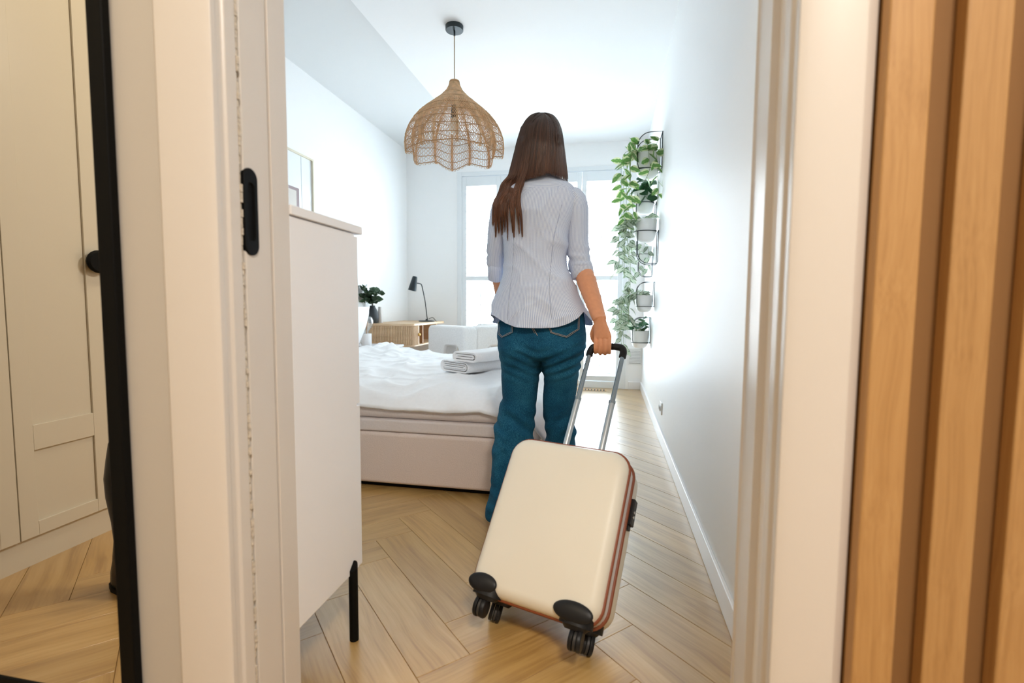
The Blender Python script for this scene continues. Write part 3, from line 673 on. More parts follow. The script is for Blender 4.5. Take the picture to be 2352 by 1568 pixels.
# armchair
ac = thing('armchair', (-1.2, 4.45, 0), 'white boucle armchair with chunky cut-out sides at the desk', 'armchair')
def arch_panel(c0, dirv, ln, th, h, ox0, ox1, oz, r=.05):
    # upright slab with an arched opening at its foot, along dirv from c0; th grows to the inside
    d = V(dirv).normalized(); nrm = V((-d.y, d.x, 0)); c0 = V(c0)
    out = [(0, 0)]; out += [(ox0, 0)]
    for k in range(7): a = pi-pi/2*k/6; out.append((ox0+r+r*cos(a), oz-r+r*sin(a)))
    for k in range(7): a = pi/2-pi/2*k/6; out.append((ox1-r+r*cos(a), oz-r+r*sin(a)))
    out += [(ox1, 0), (ln, 0)]
    R = .055
    for k in range(7): a = pi/2*k/6; out.append((ln-R+R*cos(a), h-R+R*sin(a)))
    for k in range(7): a = pi/2+pi/2*k/6; out.append((R+R*cos(a), h-R+R*sin(a)))
    vs = []
    for t in (0, th): vs += [c0+d*x+nrm*t+V((0, 0, z)) for x, z in out]
    n = len(out); m = MB(); m.add(vs, [tuple(range(n)), tuple(range(2*n-1, n-1, -1))]+[(i, i+n, (i+1) % n+n, (i+1) % n) for i in range(n)]); return m
A0 = at(1065.5, 750, 4.10); A0.z = 0
dA = V((-.80, .60, 0)); dB = V((.60, .80, 0)); HC = .715
def chair_panel(nm, c0, d, ln, th, ox0, ox1, oz):
    o = arch_panel(c0, d, ln, th, HC, ox0, ox1, oz).build(nm, M['boucle'], ac, bevel=.022, seg=4); return o
chair_panel('side', A0+dA*.0, dA, .58, -.15, .08, .30, .535)
chair_panel('side', A0+dB*.56+dA*0, dA, .58, -.15, .08, .30, .535)
chair_panel('backrest', A0+dA*.012+dB*.155, dB, .40, .15, .12, .28, .53)
MB().box((0, 0, .30), (.42, .40, .45)).build('seat', M['boucle'], ac, bevel=.05, seg=4, org=(0, 0, 0))
seat = kids(ac)[-1]
for c in kids(ac):
    if c.name.startswith('seat'):
        c.location = A0+dA*.16+dB*.153-V((-1.2, 4.45, 0)); c.rotation_euler.z = math.atan2(dB.y, dB.x)
# ------------------------------------------------------------------ pendant lamp
PC = V((-.993, 3.10, 0))
pd = thing('pendant_lamp', (PC.x, PC.y, ZC), 'woven rattan bell shaped pendant lamp hanging from the ceiling', 'lamp')
MB().lathe([(0, ZC), (.056, ZC), (.056, ZC-.026), (.054, ZC-.029), (0, ZC-.029)], PC, 32, (False, False)).build('ceiling_rose', M['rose'], pd, smooth=35)
MB().tube([PC+V((0, 0, ZC-.028)), PC+V((0, 0, ZC-.060))], .0055, 10).build('cord_grip', M['rose'], pd, smooth=60)
MB().tube([PC+V((0, 0, ZC-.060)), PC+V((0, 0, 2.14))], .0032, 8).build('cord', M['cordm'], pd, smooth=60)
MB().lathe([(.006, 2.17), (.020, 2.165), (.022, 2.10), (.020, 2.09), (0, 2.09)], PC, 16).build('socket', M['rose'], pd, smooth=35)
MB().lathe([(.013, 2.09), (.018, 2.07), (.032, 2.045), (.034, 2.02), (.024, 1.995), (0, 1.985)], PC, 20).build('bulb', plain('frosted_bulb', (.85, .84, .80), .3), pd, smooth=60)
PROF = [(.027, 2.318), (.036, 2.285), (.052, 2.255), (.070, 2.235), (.092, 2.212), (.138, 2.175), (.186, 2.137), (.226, 2.100), (.254, 2.065), (.277, 2.030), (.292, 1.995), (.302, 1.960), (.306, 1.920), (.303, 1.880), (.296, 1.850)]
def prof(t):
    x = t*(len(PROF)-1); i = min(int(x), len(PROF)-2); f_ = x-i
    return (PROF[i][0]*(1-f_)+PROF[i+1][0]*f_, PROF[i][1]*(1-f_)+PROF[i+1][1]*f_)
def shade_pt(t, th, dr=0):
    r, z = prof(t); k = max(0, (t-.30)/.70); w_ = sin(7*th+.6)
    sq = max(-1, min(1, w_*1.7))
    r2 = r*(1-.045*k)+r*.085*k*sq+dr; z2 = z-.012*k*k*sq
    tw = .06*k*sin(14*th+1.2)
    return V((PC.x+r2*cos(th+tw), PC.y+r2*sin(th+tw), z2))
wv = MB(); NS = 216
for i in range(NS):
    th = 2*pi*i/NS; pts = []
    for q in range(45):
        t = q/44; ph = (-1)**(i+q); r = prof(t)[0]
        pts.append(shade_pt(t, th+ph*min(.30*2*pi/NS, .0042/r), .0008*ph))
    wv.tube(pts, .0019, 3, caps=False)
wo = wv.build('woven_shade', M['rattan'], pd, smooth=180)
for t, rr in ((.02, .0034), (.23, .0022), (.34, .0022), (.47, .0024), (.58, .0022), (.68, .0024), (.78, .0024), (.875, .0024), (.965, .0030)):
    for dq in (0,):
        MB().tube([shade_pt(t, 2*pi*k/168, .0012) for k in range(168)], rr, 5, closed=True).build('hoop', M['rattan2'], wo, smooth=60)
for i in range(14):
    th = 2*pi*(i+.35)/14
    rb = MB()
    for s_ in (-1, 0, 1):
        rb.tube([shade_pt(q/40, th+s_*min(.0075/max(prof(q/40)[0], .02), .06), -.001) for q in range(41)], .0024, 5)
    rb.build('rib', M['rattan'], wo, smooth=60)

# ------------------------------------------------------------------ wall planters and their plants
random.seed(5)
pot_prof = [(0, -.062), (.040, -.060), (.058, -.048), (.066, -.030), (.071, -.01), (.0785, .085), (.0785, .092), (.074, .092), (.072, .080), (.068, .062), (0, .062)]
POT = MB().lathe(pot_prof, (0, 0, 0), 36, (False, False)).mesh('pot', M['potw'], 40)
SOIL = MB().lathe([(0, .066), (.0695, .064), (.0695, .0625), (0, .0625)], (0, 0, 0), 24, (False, False)).mesh('soil', M['soil'], 0)
def ringpts(r, z, n=40): return [V((r*cos(2*pi*k/n), r*sin(2*pi*k/n), z)) for k in range(n)]
XW = .088      # wall offset from pot centre
def wire_a():
    m = MB(); r = .0745
    m.tube(ringpts(.0735, -.012),   .0028, 6, closed=True)
    for yy in (-.072, .072):
        # side loop: up from the base ring at the room side, arching over to the wall, down along the wall
        pts = [V((-.060, yy, -.012)), V((-.068, yy, .02)), V((-.068, yy, .13))]
        for k in range(1, 9): a = pi-pi/2*k/8; pts.append(V((.012+.080*cos(a), yy, .13+.080*sin(a))))
        pts += [V((XW-.004, yy, .21)), V((XW-.004, yy, .0)), V((XW-.004, yy, -.012)), V((.03, yy, -.012)), V((-.060, yy, -.012))]
        m.tube(pts,   .0028, 6)
    m.tube([V((XW-.003, -.072, .21)), V((XW-.003, .072, .21))],   .0028, 6); m.tube([V((XW-.003, -.072, -.012)), V((XW-.003, .072, -.012))],   .0028, 6)
    m.tube([V((-.060, -.072, -.012)), V((-.060, .072, -.012))],   .0028, 6)
    return m.mesh('wire_holder', M['bluewire'], 60)
def wire_b():
    m = MB(); m.tube(ringpts(.0745, .012),   .0028, 6, closed=True)
    for yy in (-.055, .055):
        pts = [V((-.052, yy, .012)), V((-.052, yy, -.10))]
        for k in range(1, 9): a = pi+pi/2*k/8; pts.append(V((.028+.080*cos(a), yy, -.13+.080*sin(a))))
        pts += [V((XW-.010, yy, -.21)), V((XW-.004, yy, -.19)), V((XW-.004, yy, .012)), V((.05, yy, .012))]
        m.tube(pts,   .0028, 6)
    m.tube([V((XW-.003, -.055, .012)), V((XW-.003, .055, .012))],   .0028, 6); m.tube([V((XW-.010, -.055, -.21)), V((XW-.010, .055, -.21))],   .0028, 6)
    return m.mesh('wire_holder', M['bluewire'], 60)
WA, WB_ = wire_a(), wire_b()
PL = [  # distance, height of the pot's middle, size, kind, label
 (3.90, 1.948, 1.14, 'A', 'topmost wall planter, white pot in an arched wire holder'),
 (4.25, 1.745, 1.15, 'B', 'second wall planter from the top, white pot in a wire ring'),
 (4.00, 1.482, 1.12, 'B', 'third wall planter from the top, white pot with wire loop hanging below'),
 (4.45, 1.352, 0.86, 'B', 'fourth wall planter from the top, small white pot half hidden behind wire loops'),
 (4.22, 0.925, 0.90, 'A', 'fifth wall planter from the top, white pot in an arched wire holder'),
 (4.52, 0.610, 1.00, 'A', 'lowest wall planter, white pot above the vent grille')]
planters = []
for y, z, sc_, k, lab in PL:
    root = thing('wall_planter', (XR-XW*sc_, y, z-.015*sc_), lab, 'planter', 'white planters on the right wall'); root.scale = (sc_,)*3
    link('pot', POT, root); link('soil', SOIL, root); link('wire_holder', WA if k == 'A' else WB_, root); planters.append(root)
def plant(i, label, name):
    root = thing(name, planters[i].location+V((0, 0, .066*planters[i].scale.x)), label, 'plant'); return root, MB()
def vine(root, st, pts, kind, step, s0, s1, spread=1.0):
    p = smooth_path(pts, 8); st.tube(p, .0016, 5); acc = 0; side = 1; last = p[0]
    for a, b in zip(p, p[1:]):
        acc += (b-a).length
        if acc >= step:
            acc = 0; side = -side; t = (b-a).normalized(); o = t.cross(V((random.uniform(-.5, .5), -1, .2))).normalized()*side
            d = o*spread+t*.55+V((random.uniform(-.45, .45), random.uniform(-.5, .3), random.uniform(-.5, .35)))
            put_leaf(root, kind, b, d, random.uniform(s0, s1), random.uniform(-1.7, 1.7))
def tuft(root, st, c, kind, n, h, spread, s0, s1, squash=1):
    for q in range(n):
        a = random.uniform(0, 2*pi); rr = spread*sqrt(random.random()); p0 = V(c)+V((cos(a)*.03, sin(a)*.03, 0))
        p1 = V(c)+V((cos(a)*rr, sin(a)*rr, h*random.uniform(.35, 1.0)))
        p1.x = min(p1.x, XR-.03)
        st.tube([p0, p0.lerp(p1, .5)+V((0, 0, .02)), p1], .0014, 4)
        d = V((cos(a), sin(a), random.uniform(-.35, .45)))
        if p1.x > XR-.06: d.x = -abs(d.x)
        put_leaf(root, kind, p1, d, random.uniform(s0, s1), random.uniform(-.8, .8))
# 1 top: variegated trailing plant
r, st = plant(0, 'variegated green trailing plant spilling from the topmost wall planter', 'trailing_plant'); c = r.location.copy()
tuft(r, st, c, 'var', 36, .10, .115, .075, .105)
for (dx, dy, zz) in ((-.13, -.06, .30), (-.17, .02, .44), (-.125, -.07, .42), (-.15, .05, .52), (-.19, -.04, .36), (.0, -.105, .20), (.055, -.10, .32)):
    vine(r, st, [c+V((dx*.3, dy*.4, 0)), c+V((dx*.75, dy*.95, .05)), c+V((dx, dy*1.1, -.02)), c+V((dx*1.05+.01, dy*1.1, -zz*.5)), c+V((dx*1.0+random.uniform(-.03, .03), dy*1.1, -zz))], 'var', .040, .07, .10)
st.build('stems', M['stem'], r, smooth=60)
# 2
r, st = plant(1, 'dark green broad-leaved plant in the second wall planter', 'leafy_plant'); c = r.location.copy()
tuft(r, st, c, 'dark', 20, .12, .085, .075, .10)
for a in (-.05, .02): vine(r, st, [c, c+V((-.02, -.07, .04)), c+V((a, -.088, -.04))], 'dark', .03, .08, .1)
st.build('stems', M['stem'], r, smooth=60)
# 3
r, st = plant(2, 'silver striped trailing plant in the third wall planter with long hanging stems', 'trailing_plant'); c = r.location.copy()
tuft(r, st, c, 'trad', 24, .06, .085, .055, .085)
for (dx, dy, zz) in ((-.125, -.06, .26), (-.16, .0, .36), (-.19, -.03, .30), (-.205, .04, .38), (-.15, -.07, .42), (-.11, .02, .54)):
    vine(r, st, [c+V((dx*.3, dy*.4, 0)), c+V((dx*.75, dy*.9, .035)), c+V((dx, dy*1.1, -.04)), c+V((dx*1.04, dy*1.1, -zz*.55)), c+V((dx*1.0, dy*1.1, -zz))], 'trad', .036, .065, .095)
st.build('stems', M['stem'], r, smooth=60)
# 4
r, st = plant(3, 'sparse striped trailing plant in the fourth wall planter', 'trailing_plant'); c = r.location.copy()
for (dx, dy, zz) in ((-.04, -.095, .24), (.03, -.095, .18), (-.11, -.05, .34)):
    vine(r, st, [c+V((dx*.3, dy*.4, 0)), c+V((dx*.8, dy*.9, .03)), c+V((dx, dy, -.05)), c+V((dx, dy, -zz))], 'trad', .038, .06, .085)
st.build('stems', M['stem'], r, smooth=60)
# 5
r, st = plant(4, 'silver striped trailing plant in the fifth wall planter reaching down beside the suitcase handle', 'trailing_plant'); c = r.location.copy()
tuft(r, st, c, 'trad', 24, .06, .085, .055, .08)
for (dx, dy, zz) in ((-.12, -.06, .22), (-.16, .0, .34), (-.19, -.03, .30), (-.21, .03, .26), (-.175, -.05, .42), (-.155, .05, .46)):
    vine(r, st, [c+V((dx*.3, dy*.4, 0)), c+V((dx*.75, dy*.9, .035)), c+V((dx, dy*1.1, -.04)), c+V((dx*1.04, dy*1.1, -zz*.55)), c+V((dx*1.0, dy*1.1, -zz))], 'trad', .036, .065, .095)
st.build('stems', M['stem'], r, smooth=60)
# 6
r, st = plant(5, 'compact round-leaved dark green plant in the lowest wall planter', 'leafy_plant'); c = r.location.copy()
tuft(r, st, c, 'dark', 42, .125, .105, .055, .08)
st.build('stems', M['stem'], r, smooth=60)

# ------------------------------------------------------------------ suitcase, tilted and pulled
SX, SY, SYAW, STILT = -.171, 1.2728, -.311, .6406
exv = V((cos(SYAW), sin(SYAW), 0)); fwv = V((-sin(SYAW), cos(SYAW), 0)); upz = V((0, 0, 1))
esv = fwv*sin(STILT)+upz*cos(STILT); eyv = esv.cross(exv)
su = thing('suitcase', (0, 0, 0), 'cream hard-shell suitcase with brown trim, tilted and pulled by its handle', 'suitcase')
Z0, Z1, HWD = .056, .510, .185
def shell_ring(y, ins, r=.054):
    return [V((x, y, (Z0+Z1)/2+z)) for x, z in rrect(2*(HWD-ins), (Z1-Z0)-2*ins, max(r-ins*.6, .01), 7)]
# near (front) shell: from the zip plane out to the face, softly domed
def shell(yz, yf, name):
    sg = 1 if yf > yz else -1; d = abs(yf-yz); R = min(.036, d-.001); rs = [shell_ring(yz, -.0012 if yf < yz else 0)]
    e_ = -.0012 if yf < yz else 0
    for k in range(0, 9):
        a = pi/2*k/8; rs.append(shell_ring(yz+sg*(d-R+R*sin(a)), e_+R*(1-cos(a))))
    for k in (1, 2, 3): rs.append(shell_ring(yf+sg*.004*(k/3), R+.035*k))
    rs.append(shell_ring(yf+sg*.0045, R+.14 if R+.14 < HWD-.02 else HWD-.02))
    return MB().loft(rs, True, (True, True)).build(name, M['cream'], su, smooth=50)
shell(-.106, -.139, 'front_shell'); shell(-.050, .052, 'back_shell')
def band(y, r, off, mat, name, par=su, tw=None):
    pts = [V((x, y, (Z0+Z1)/2+z)) for x, z in rrect(2*(HWD+off), (Z1-Z0)+2*off, .053, 8)]
    return MB().tube(pts, r, 8, closed=True).build(name, mat, par, smooth=60)
MB().loft([shell_ring(-.107, .0005), shell_ring(-.078, -.001), shell_ring(-.049, .0005)], True, (False, False)).build('zip_tape', M['zip'], su, smooth=50)
for y in (-.1065, -.0495): band(y, .0058, .0006, M['leather'], 'trim_band')
band(-.088, .0022, .0005, M['steel'], 'zip_teeth')
# lock on the right side
lk = MB().box((HWD-.004, -.046, .335), (HWD+.016, -.012, .408)).build('lock', M['blackplastic'], su, bevel=.003)
for q in (.358, .372): MB().lathe([(.0045, 0), (.0045, .004), (0, .004)], (HWD+.0145, -.036, q), 12, axis='x').build('dial', M['steel'], lk, smooth=35)
MB().box((HWD-.004, -.042, .322), (HWD+.010, -.018, .335)).build('lock_tab', M['blackplastic'], lk, bevel=.002)
# side handle base, telescopic rods and grip
GX = .0605
for sx in (-1, 1):
    x = sx*GX 
    MB().tube([V((x, -.012, .40)), V((x, -.012, .712))], .0102, 14).build('lower_rod', M['chrome'], su, smooth=45)
    MB().tube([V((x, -.012, .712)), V((x, -.012, .722))], .0112, 14).build('rod_collar', M['chromed'], su, smooth=45)
    MB().tube([V((x, -.012, .722)), V((x, -.012, .905))], .0082, 14).build('upper_rod', M['chromed'], su, smooth=45)
gp = [V((-GX, -.012, .893)), V((-GX, -.012, .912)), V((-GX+.006, -.012, .9275)), V((-GX+.022, -.012, .9345)), V((0, -.012, .9355)), V((GX-.022, -.012, .9345)), V((GX-.006, -.012, .9275)), V((GX, -.012, .912)), V((GX, -.012, .893))]
MB().tube(smooth_path(gp, 5), .0128, 14).build('grip', M['blackplastic'], su, smooth=60)
MB().box((-.085, -.035, Z1-.012), (.085, .012, Z1+.004)).build('handle_housing', M['blackplastic'], su, bevel=.004)
# four spinner wheels in black guards
def caster(x, y, front, roll):
    sg = 1 if x > 0 else -1
    g = MB(); yy = -1 if front else 1
    # corner guard hugging the lower corner of the shell
    base = -.139 if front else .052
    pts = []
    for k in range(9):
        a = pi/2*k/8
        prf = (.050*cos(a)+.003, .050*sin(a))
        pts.append([V(((.123+prf[0]*cos(2*pi*j/28) if x > 0 else -.140+prf[0]*.84*cos(2*pi*j/28)), base+yy*(.002+.010*sin(a)), Z0+.024+prf[0]*.46*sin(2*pi*j/28))) for j in range(28)])
    if front: g.loft(pts, True, (True, True))
    # skirt that turns under the case
    g.loft([[V((x*.94+.044*cos(2*pi*j/20), y+.036*sin(2*pi*j/20), z)) for j in range(20)] for z in (Z0+.020, Z0-.004)])
    g.loft([[V((x*.94+rr*cos(2*pi*j/20), y+rr*.9*sin(2*pi*j/20), z)) for j in range(20)] for rr, z in ((.036, Z0-.003), (.030, Z0-.010), (.026, Z0-.014))])
    go = g.build('wheel_guard', M['blackplastic'], su, smooth=40)
    # swivelling fork with two rounded cheeks and the wheel between them
    cx, cy, cz = x, y, .024
    T = Matrix.Translation((cx, cy, 0)) @ Matrix.Rotation(roll, 4, 'Z')
    def cheek(p):      # teardrop outline: wheel cover below, narrowing up to the swivel
        out = []
        for k in range(25): a = pi*.16-pi*1.32*k/24; out.append((.0262*cos(a), cz+.0262*sin(a)))
        return out+[(-.0150, Z0-.006), (.0150, Z0-.006)]
    f = MB(); out = cheek(0)
    for s_ in (-1, 1):
        sc = lambda q: [((p*q), cz+(z-cz)*q) for p, z in out]
        f.loft([[V((s_*.0062, p, z)) for p, z in out], [V((s_*.0125, p, z)) for p, z in out], [V((s_*.0160, p, z)) for p, z in sc(.90)], [V((s_*.0172, p, z)) for p, z in sc(.62)]])
    f.loft([[V((.0165*cos(2*pi*j/20), .0165*sin(2*pi*j/20), z)) for j in range(20)] for z in (.047, Z0-.002)])
    f.v = [tuple(T @ V(p)) for p in f.v]
    fo = f.build('wheel_fork', M['blackplastic'], go, smooth=40)
    wm = MB().lathe([(.004, -.0055), (.0215, -.0055), (.0248, -.0028), (.0248, .0028), (.0215, .0055), (.004, .0055)], (0, 0, cz-.0004), 28, axis='x')
    wm.v = [tuple(T @ V(p)) for p in wm.v]; wm.build('wheel', M['rubber'], go, smooth=40)
for x in (-.138, .136):
    caster(x, -.014, False, .45); caster(x, -.110, True, .12)
Mx = Matrix.Identity(4)
for k in range(3): Mx[k][0], Mx[k][1], Mx[k][2] = exv[k], eyv[k], esv[k]
su.matrix_world = Matrix.Translation((SX, SY, 0.0)) @ Mx
def S(x, y, z): return V((SX, SY, 0))+exv*x+eyv*y+esv*z
# ------------------------------------------------------------------ the woman
random.seed(3)
PY = 1.95
pr = thing('person', (-.27, PY, 0), 'woman with long brown hair in a striped shirt and blue jeans, seen from behind', 'person')
def evaluated(o):
    dg = bpy.context.evaluated_depsgraph_get(); return bpy.data.meshes.new_from_object(o.evaluated_get(dg))
def remeshed(mb, voxel, smooth_it=4):
    me = mb.mesh('tmp', [], 0); o = link('tmp', me)
    m = o.modifiers.new('r', 'REMESH'); m.mode = 'VOXEL'; m.voxel_size = voxel
    s_ = o.modifiers.new('s', 'SMOOTH'); s_.iterations = smooth_it; s_.factor = .5
    bpy.context.view_layer.update(); out = evaluated(o); bpy.data.objects.remove(o); return out
def part_from_mesh(me, name, mat, parent, smooth=180):
    off = wl(parent); me.transform(Matrix.Translation(-off)); me.name = name; me.materials.clear(); me.materials.append(mat)
    me.polygons.foreach_set('use_smooth', [True]*len(me.polygons)); return link(name, me, parent)
def ell(c, rx, ry, n=32, p=2.3, rot=0):
    out = []
    for k in range(n):
        a = 2*pi*k/n; ca, sa_ = cos(a), sin(a)
        x = rx*math.copysign(abs(ca)**(2/p), ca); y = ry*math.copysign(abs(sa_)**(2/p), sa_)
        out.append(V((c[0]+x*cos(rot)-y*sin(rot), c[1]+x*sin(rot)+y*cos(rot), c[2])))
    return out
def ringpx(py, l, r, Y, ry, p=2.3, n=32, rot=0):
    a, b = at(l, py, Y), at(r, py, Y); return ell(((a.x+b.x)/2, Y, (a.z+b.z)/2), (b.x-a.x)/2, ry, n, p, rot)
def dring(c, axis, rx, ry, n=24, ref=(0, 1, 0)):
    t = V(axis).normalized(); y = V(ref); y = (y-t*y.dot(t)).normalized(); x = y.cross(t)
    return [V(c)+x*rx*cos(2*pi*k/n)+y*ry*sin(2*pi*k/n) for k in range(n)]

# body: torso, neck, head, limbs and hands grown together into one surface
bm1 = MB()
bm1.loft([ringpx(800, 1160, 1330, PY, .085), ringpx(760, 1157, 1336, PY, .095), ringpx(700, 1168, 1318, PY, .085), ringpx(610, 1178, 1290, PY, .07), ringpx(540, 1172, 1306, PY, .085), ringpx(480, 1160, 1325, PY, .085), ringpx(448, 1165, 1322, PY, .06), ringpx(428, 1205, 1290, PY, .05), ringpx(410, 1218, 1272, PY+.005, .045)])
hc = at(1242, 325, PY+.01)
bm1.tube([at(1245, 430, PY), at(1244, 395, PY+.005), at(1243, 360, PY+.012)], [.052, .049, .052], 20)
bm1.ball(hc+V((0, .006, -.012)), (.069, .080, .088), 28, 20)
bm1.ball(hc+V((0, .030, -.045)), (.055, .062, .072), 24, 16)
bm1.ball(hc+V((0, .082, -.098)), (.022, .018, .017), 14, 10)       # chin
bm1.tube([hc+V((0, .088, .012)), hc+V((0, .100, -.020)), hc+V((0, .108, -.034))], [.008, .011, .012], 10)   # nose
for s_ in (-1, 1):
    bm1.ball(hc+V((s_*.074, .012, -.012)), (.008, .020, .030), 12, 8)      # ears
    bm1.ball(hc+V((s_*.034, .078, .020)), (.020, .014, .010), 12, 8)       # brows
    bm1.ball(hc+V((s_*.036, .064, -.030)), (.020, .022, .016), 12, 8)      # cheeks
bm1.ball(hc+V((0, .092, -.066)), (.021, .010, .011), 12, 8)
# legs and feet
LKN = (at(1187, 950, 1.99), .055); 
bm1.tube([at(1200, 790, PY), at(1196, 870, 1.965), at(1188, 950, 1.985), at(1172, 1050, 1.965), at(1150, 1165, 1.94)], [.066, .058, .046, .042, .032], 16)
bm1.tube([at(1292, 790, PY), at(1294, 870, 1.99), at(1288, 950, 2.05), at(1288, 1040, 2.11), V((-.19, 2.17, .09))], [.066, .058, .046, .042, .032], 16)
la = at(1150, 1165, 1.94); ra = V((-.19, 2.17, .09))
for a_, hz in ((la, .055), (ra, .055)):
    bm1.tube([V((a_.x, a_.y, .10)), V((a_.x, a_.y+.0, .055)), V((a_.x-.005, a_.y+.09, .040)), V((a_.x-.01, a_.y+.16, .030))], [.032, .036, .036, .026], 14)
# right arm and hand on the grip
grip = S(0, -.012, .9345)
gdir = exv
RS, RE, RW = at(1318, 470, PY), at(1336, 612, 1.965), at(1378, 736, 1.800)
bm1.tube([RS, RS.lerp(RE, .5), RE, RE.lerp(RW, .3), RE.lerp(RW, .7), RW], [.038, .035, .034, .0375, .031, .0245], 18)
gl = lambda px: min(((grip+gdir*t) for t in [k*.002-.1 for k in range(100)]), key=lambda P: abs(((P-EYE).dot(rgt)/(P-EYE).dot(fwd)*FPX+1176)-px))
fpx = (1368.5, 1379.5, 1390, 1399.5)
KN = []
for fx in fpx: g_ = gl(fx); KN.append(g_)
hand_c = (KN[0]+KN[3])/2
hb = MB()
# palm: flattened loft from wrist to the knuckles
def palm_ring(c, wdt, thk):
    out = []
    for k in range(24):
        a = 2*pi*k/24; out.append(V(c)+gdir*(wdt*math.copysign(abs(cos(a))**.75, cos(a)))+V((.05, .99, .1)).normalized()*thk*sin(a))
    return out
kn_z = [.030, .033, .031, .025]
back = V((0, -.0135, 0))
pk = hand_c+V((0, -.012, .034))
hb.loft([palm_ring(RW+V((0, 0, .02)), .023, .020), palm_ring(RW, .0235, .0185), palm_ring(RW.lerp(pk, .35), .028, .017), palm_ring(RW.lerp(pk, .7), .0325, .0155), palm_ring(pk, .0345, .0135), palm_ring(pk+V((0, .002, -.008)), .033, .010)])
NAILS = []
for q, g_ in enumerate(KN):
    rr = (.0070, .0074, .0073, .0066)[q]; dn = (0, .002, .0015, -.002)[q]
    k0 = g_+V((0, -.010, .044)); k1 = g_+V((0, -.0185, .028)); k2 = g_+V((0, -.0235, .004)); k3 = g_+V((0, -.0215, -.012-dn)); k4 = g_+V((0, -.006, -.0235-dn)); k5 = g_+V((0, .012, -.021)); k6 = g_+V((0, .0215, -.008))
    hb.tube(smooth_path([k0, k1, k2, k3, k4, k5, k6], 4), [rr*.95]*5+[rr*1.06]*4+[rr]*4+[rr*1.03]*4+[rr*.97]*4+[rr*.9]*3+[rr*.72], 12)
# thumb: leaves the inner side of the palm and closes over the far side of the grip
tb_ = KN[0]
hb.tube(smooth_path([RW.lerp(pk, .35)+gdir*-.020+V((0, .008, 0)), tb_+gdir*-.012+V((0, .020, .040)), tb_+gdir*-.002+V((0, .028, .016)), tb_+gdir*.022+V((0, .029, .004)), tb_+gdir*.034+V((0, .026, -.002))], 4), [.012]*5+[.0115]*4+[.010]*4+[.0095]*3+[.007], 12)
# left arm bent forward, hand in front
LS, LE, LW = at(1155, 475, PY), at(1141, 600, 2.0), at(1152, 690, 2.13)
bm1.tube([LS, LS.lerp(LE, .5), LE, LE.lerp(LW, .4), LW], [.038, .033, .030, .030, .023], 18)
lp_ = LW+V((.015, .075, -.02))
hb2 = MB(); ld = (lp_-LW).normalized(); ls_ = V((0, 0, 1))
hb2.loft([[LW.lerp(lp_, t)+ls_*(wd_*cos(2*pi*k/20))+ld.cross(ls_).normalized()*(th_*sin(2*pi*k/20)) for k in range(20)] for t, wd_, th_ in ((-.15, .022, .02), (.2, .028, .016), (.7, .036, .014), (1, .036, .011))])
for q in range(4):
    b0 = lp_+ls_*(.027-.018*q)-ld*.01; ln = (.062, .072, .068, .054)[q]
    hb2.tube(smooth_path([b0, b0+ld*ln*.45+V((.004, 0, -.004)), b0+ld*ln*.8+V((.016, 0, -.012)), b0+ld*ln*.9+V((.032, 0, -.018))], 3), .0078, 10)
hb2.tube(smooth_path([LW.lerp(lp_, .35)+ls_*.02, LW.lerp(lp_, .8)+ls_*.048+V((.01, 0, 0)), lp_+ld*.03+ls_*.05+V((.02, 0, 0))], 3), .0095, 10)
for m_ in (hb, hb2): bm1.add(m_.v, m_.f)
body = part_from_mesh(remeshed(bm1, .0026, 3), 'body', M['skin'], pr)
for s_ in (-1, 1):
    e = MB().ball(hc+V((s_*.033, .083, .000)), .012, 14, 10).build('eye', M['eyew'], pr, smooth=180)
    MB().ball(hc+V((s_*.033, .0925, .000)), (.0055, .003, .0055), 12, 8).build('iris', M['iris'], e, smooth=180)
MB().ball(hc+V((0, .101, -.066)), (.019, .004, .0065), 14, 8).build('lips', M['lips'], pr, smooth=180)
fn_ = KN[0]+V((0, -.0215, -.0))

# shoes
for a_ in (la, ra):
    rs = []
    for z, rx, l0, l1 in ((0, .040, -.055, .20), (.015, .043, -.058, .205), (.04, .042, -.056, .195), (.065, .038, -.052, .12), (.085, .036, -.048, .045)):
        rs.append([V((a_.x-.005+rx*cos(2*pi*k/24)*(1 if sin(2*pi*k/24) < .3 else .96), a_.y+(l0+l1)/2+(l1-l0)/2*sin(2*pi*k/24), z)) for k in range(24)])
    sh = MB().loft(rs, True, (True, True)).build('shoe', M['shoe'], pr, smooth=60)
    MB().loft([[V((p.x+(p.x-a_.x)*.06, p.y, z)) for p in rs[1]] for z in (0, .018)]).build('sole', M['potw'], sh, smooth=40)

# jeans
jb = MB()
def leg(rows, p=2.2): jb.loft([ringpx(py, l, r, Y, ry, p, 36) for py, l, r, Y, ry in rows])
leg([(690, 1158, 1336, PY, .098), (735, 1149, 1343, PY-.002, .108), (765, 1144.5, 1346, PY-.008, .118), (790, 1146, 1345, PY-.012, .122), (812, 1149, 1342, PY-.008, .115), (826, 1158, 1330, PY-.002, .098)], 2.5)
leg([(775, 1146, 1246, PY-.022, .100), (800, 1147, 1246.5, PY-.025, .108), (820, 1149.5, 1246.5, PY-.018, .100), (842, 1153, 1242, PY-.008, .090), (880, 1155, 1236, PY, .084), (915, 1156.5, 1231, PY+.008, .080), (938, 1146, 1228, PY+.010, .082), (955, 1147.5, 1225.5, PY+.010, .080), (990, 1137, 1225, PY+.004, .080), (1040, 1132, 1224, PY, .080), (1095, 1129.5, 1212, PY-.005, .080), (1130, 1126, 1203, PY-.008, .082), (1160, 1117, 1196, PY-.012, .085), (1186, 1117, 1193, PY-.012, .086)])
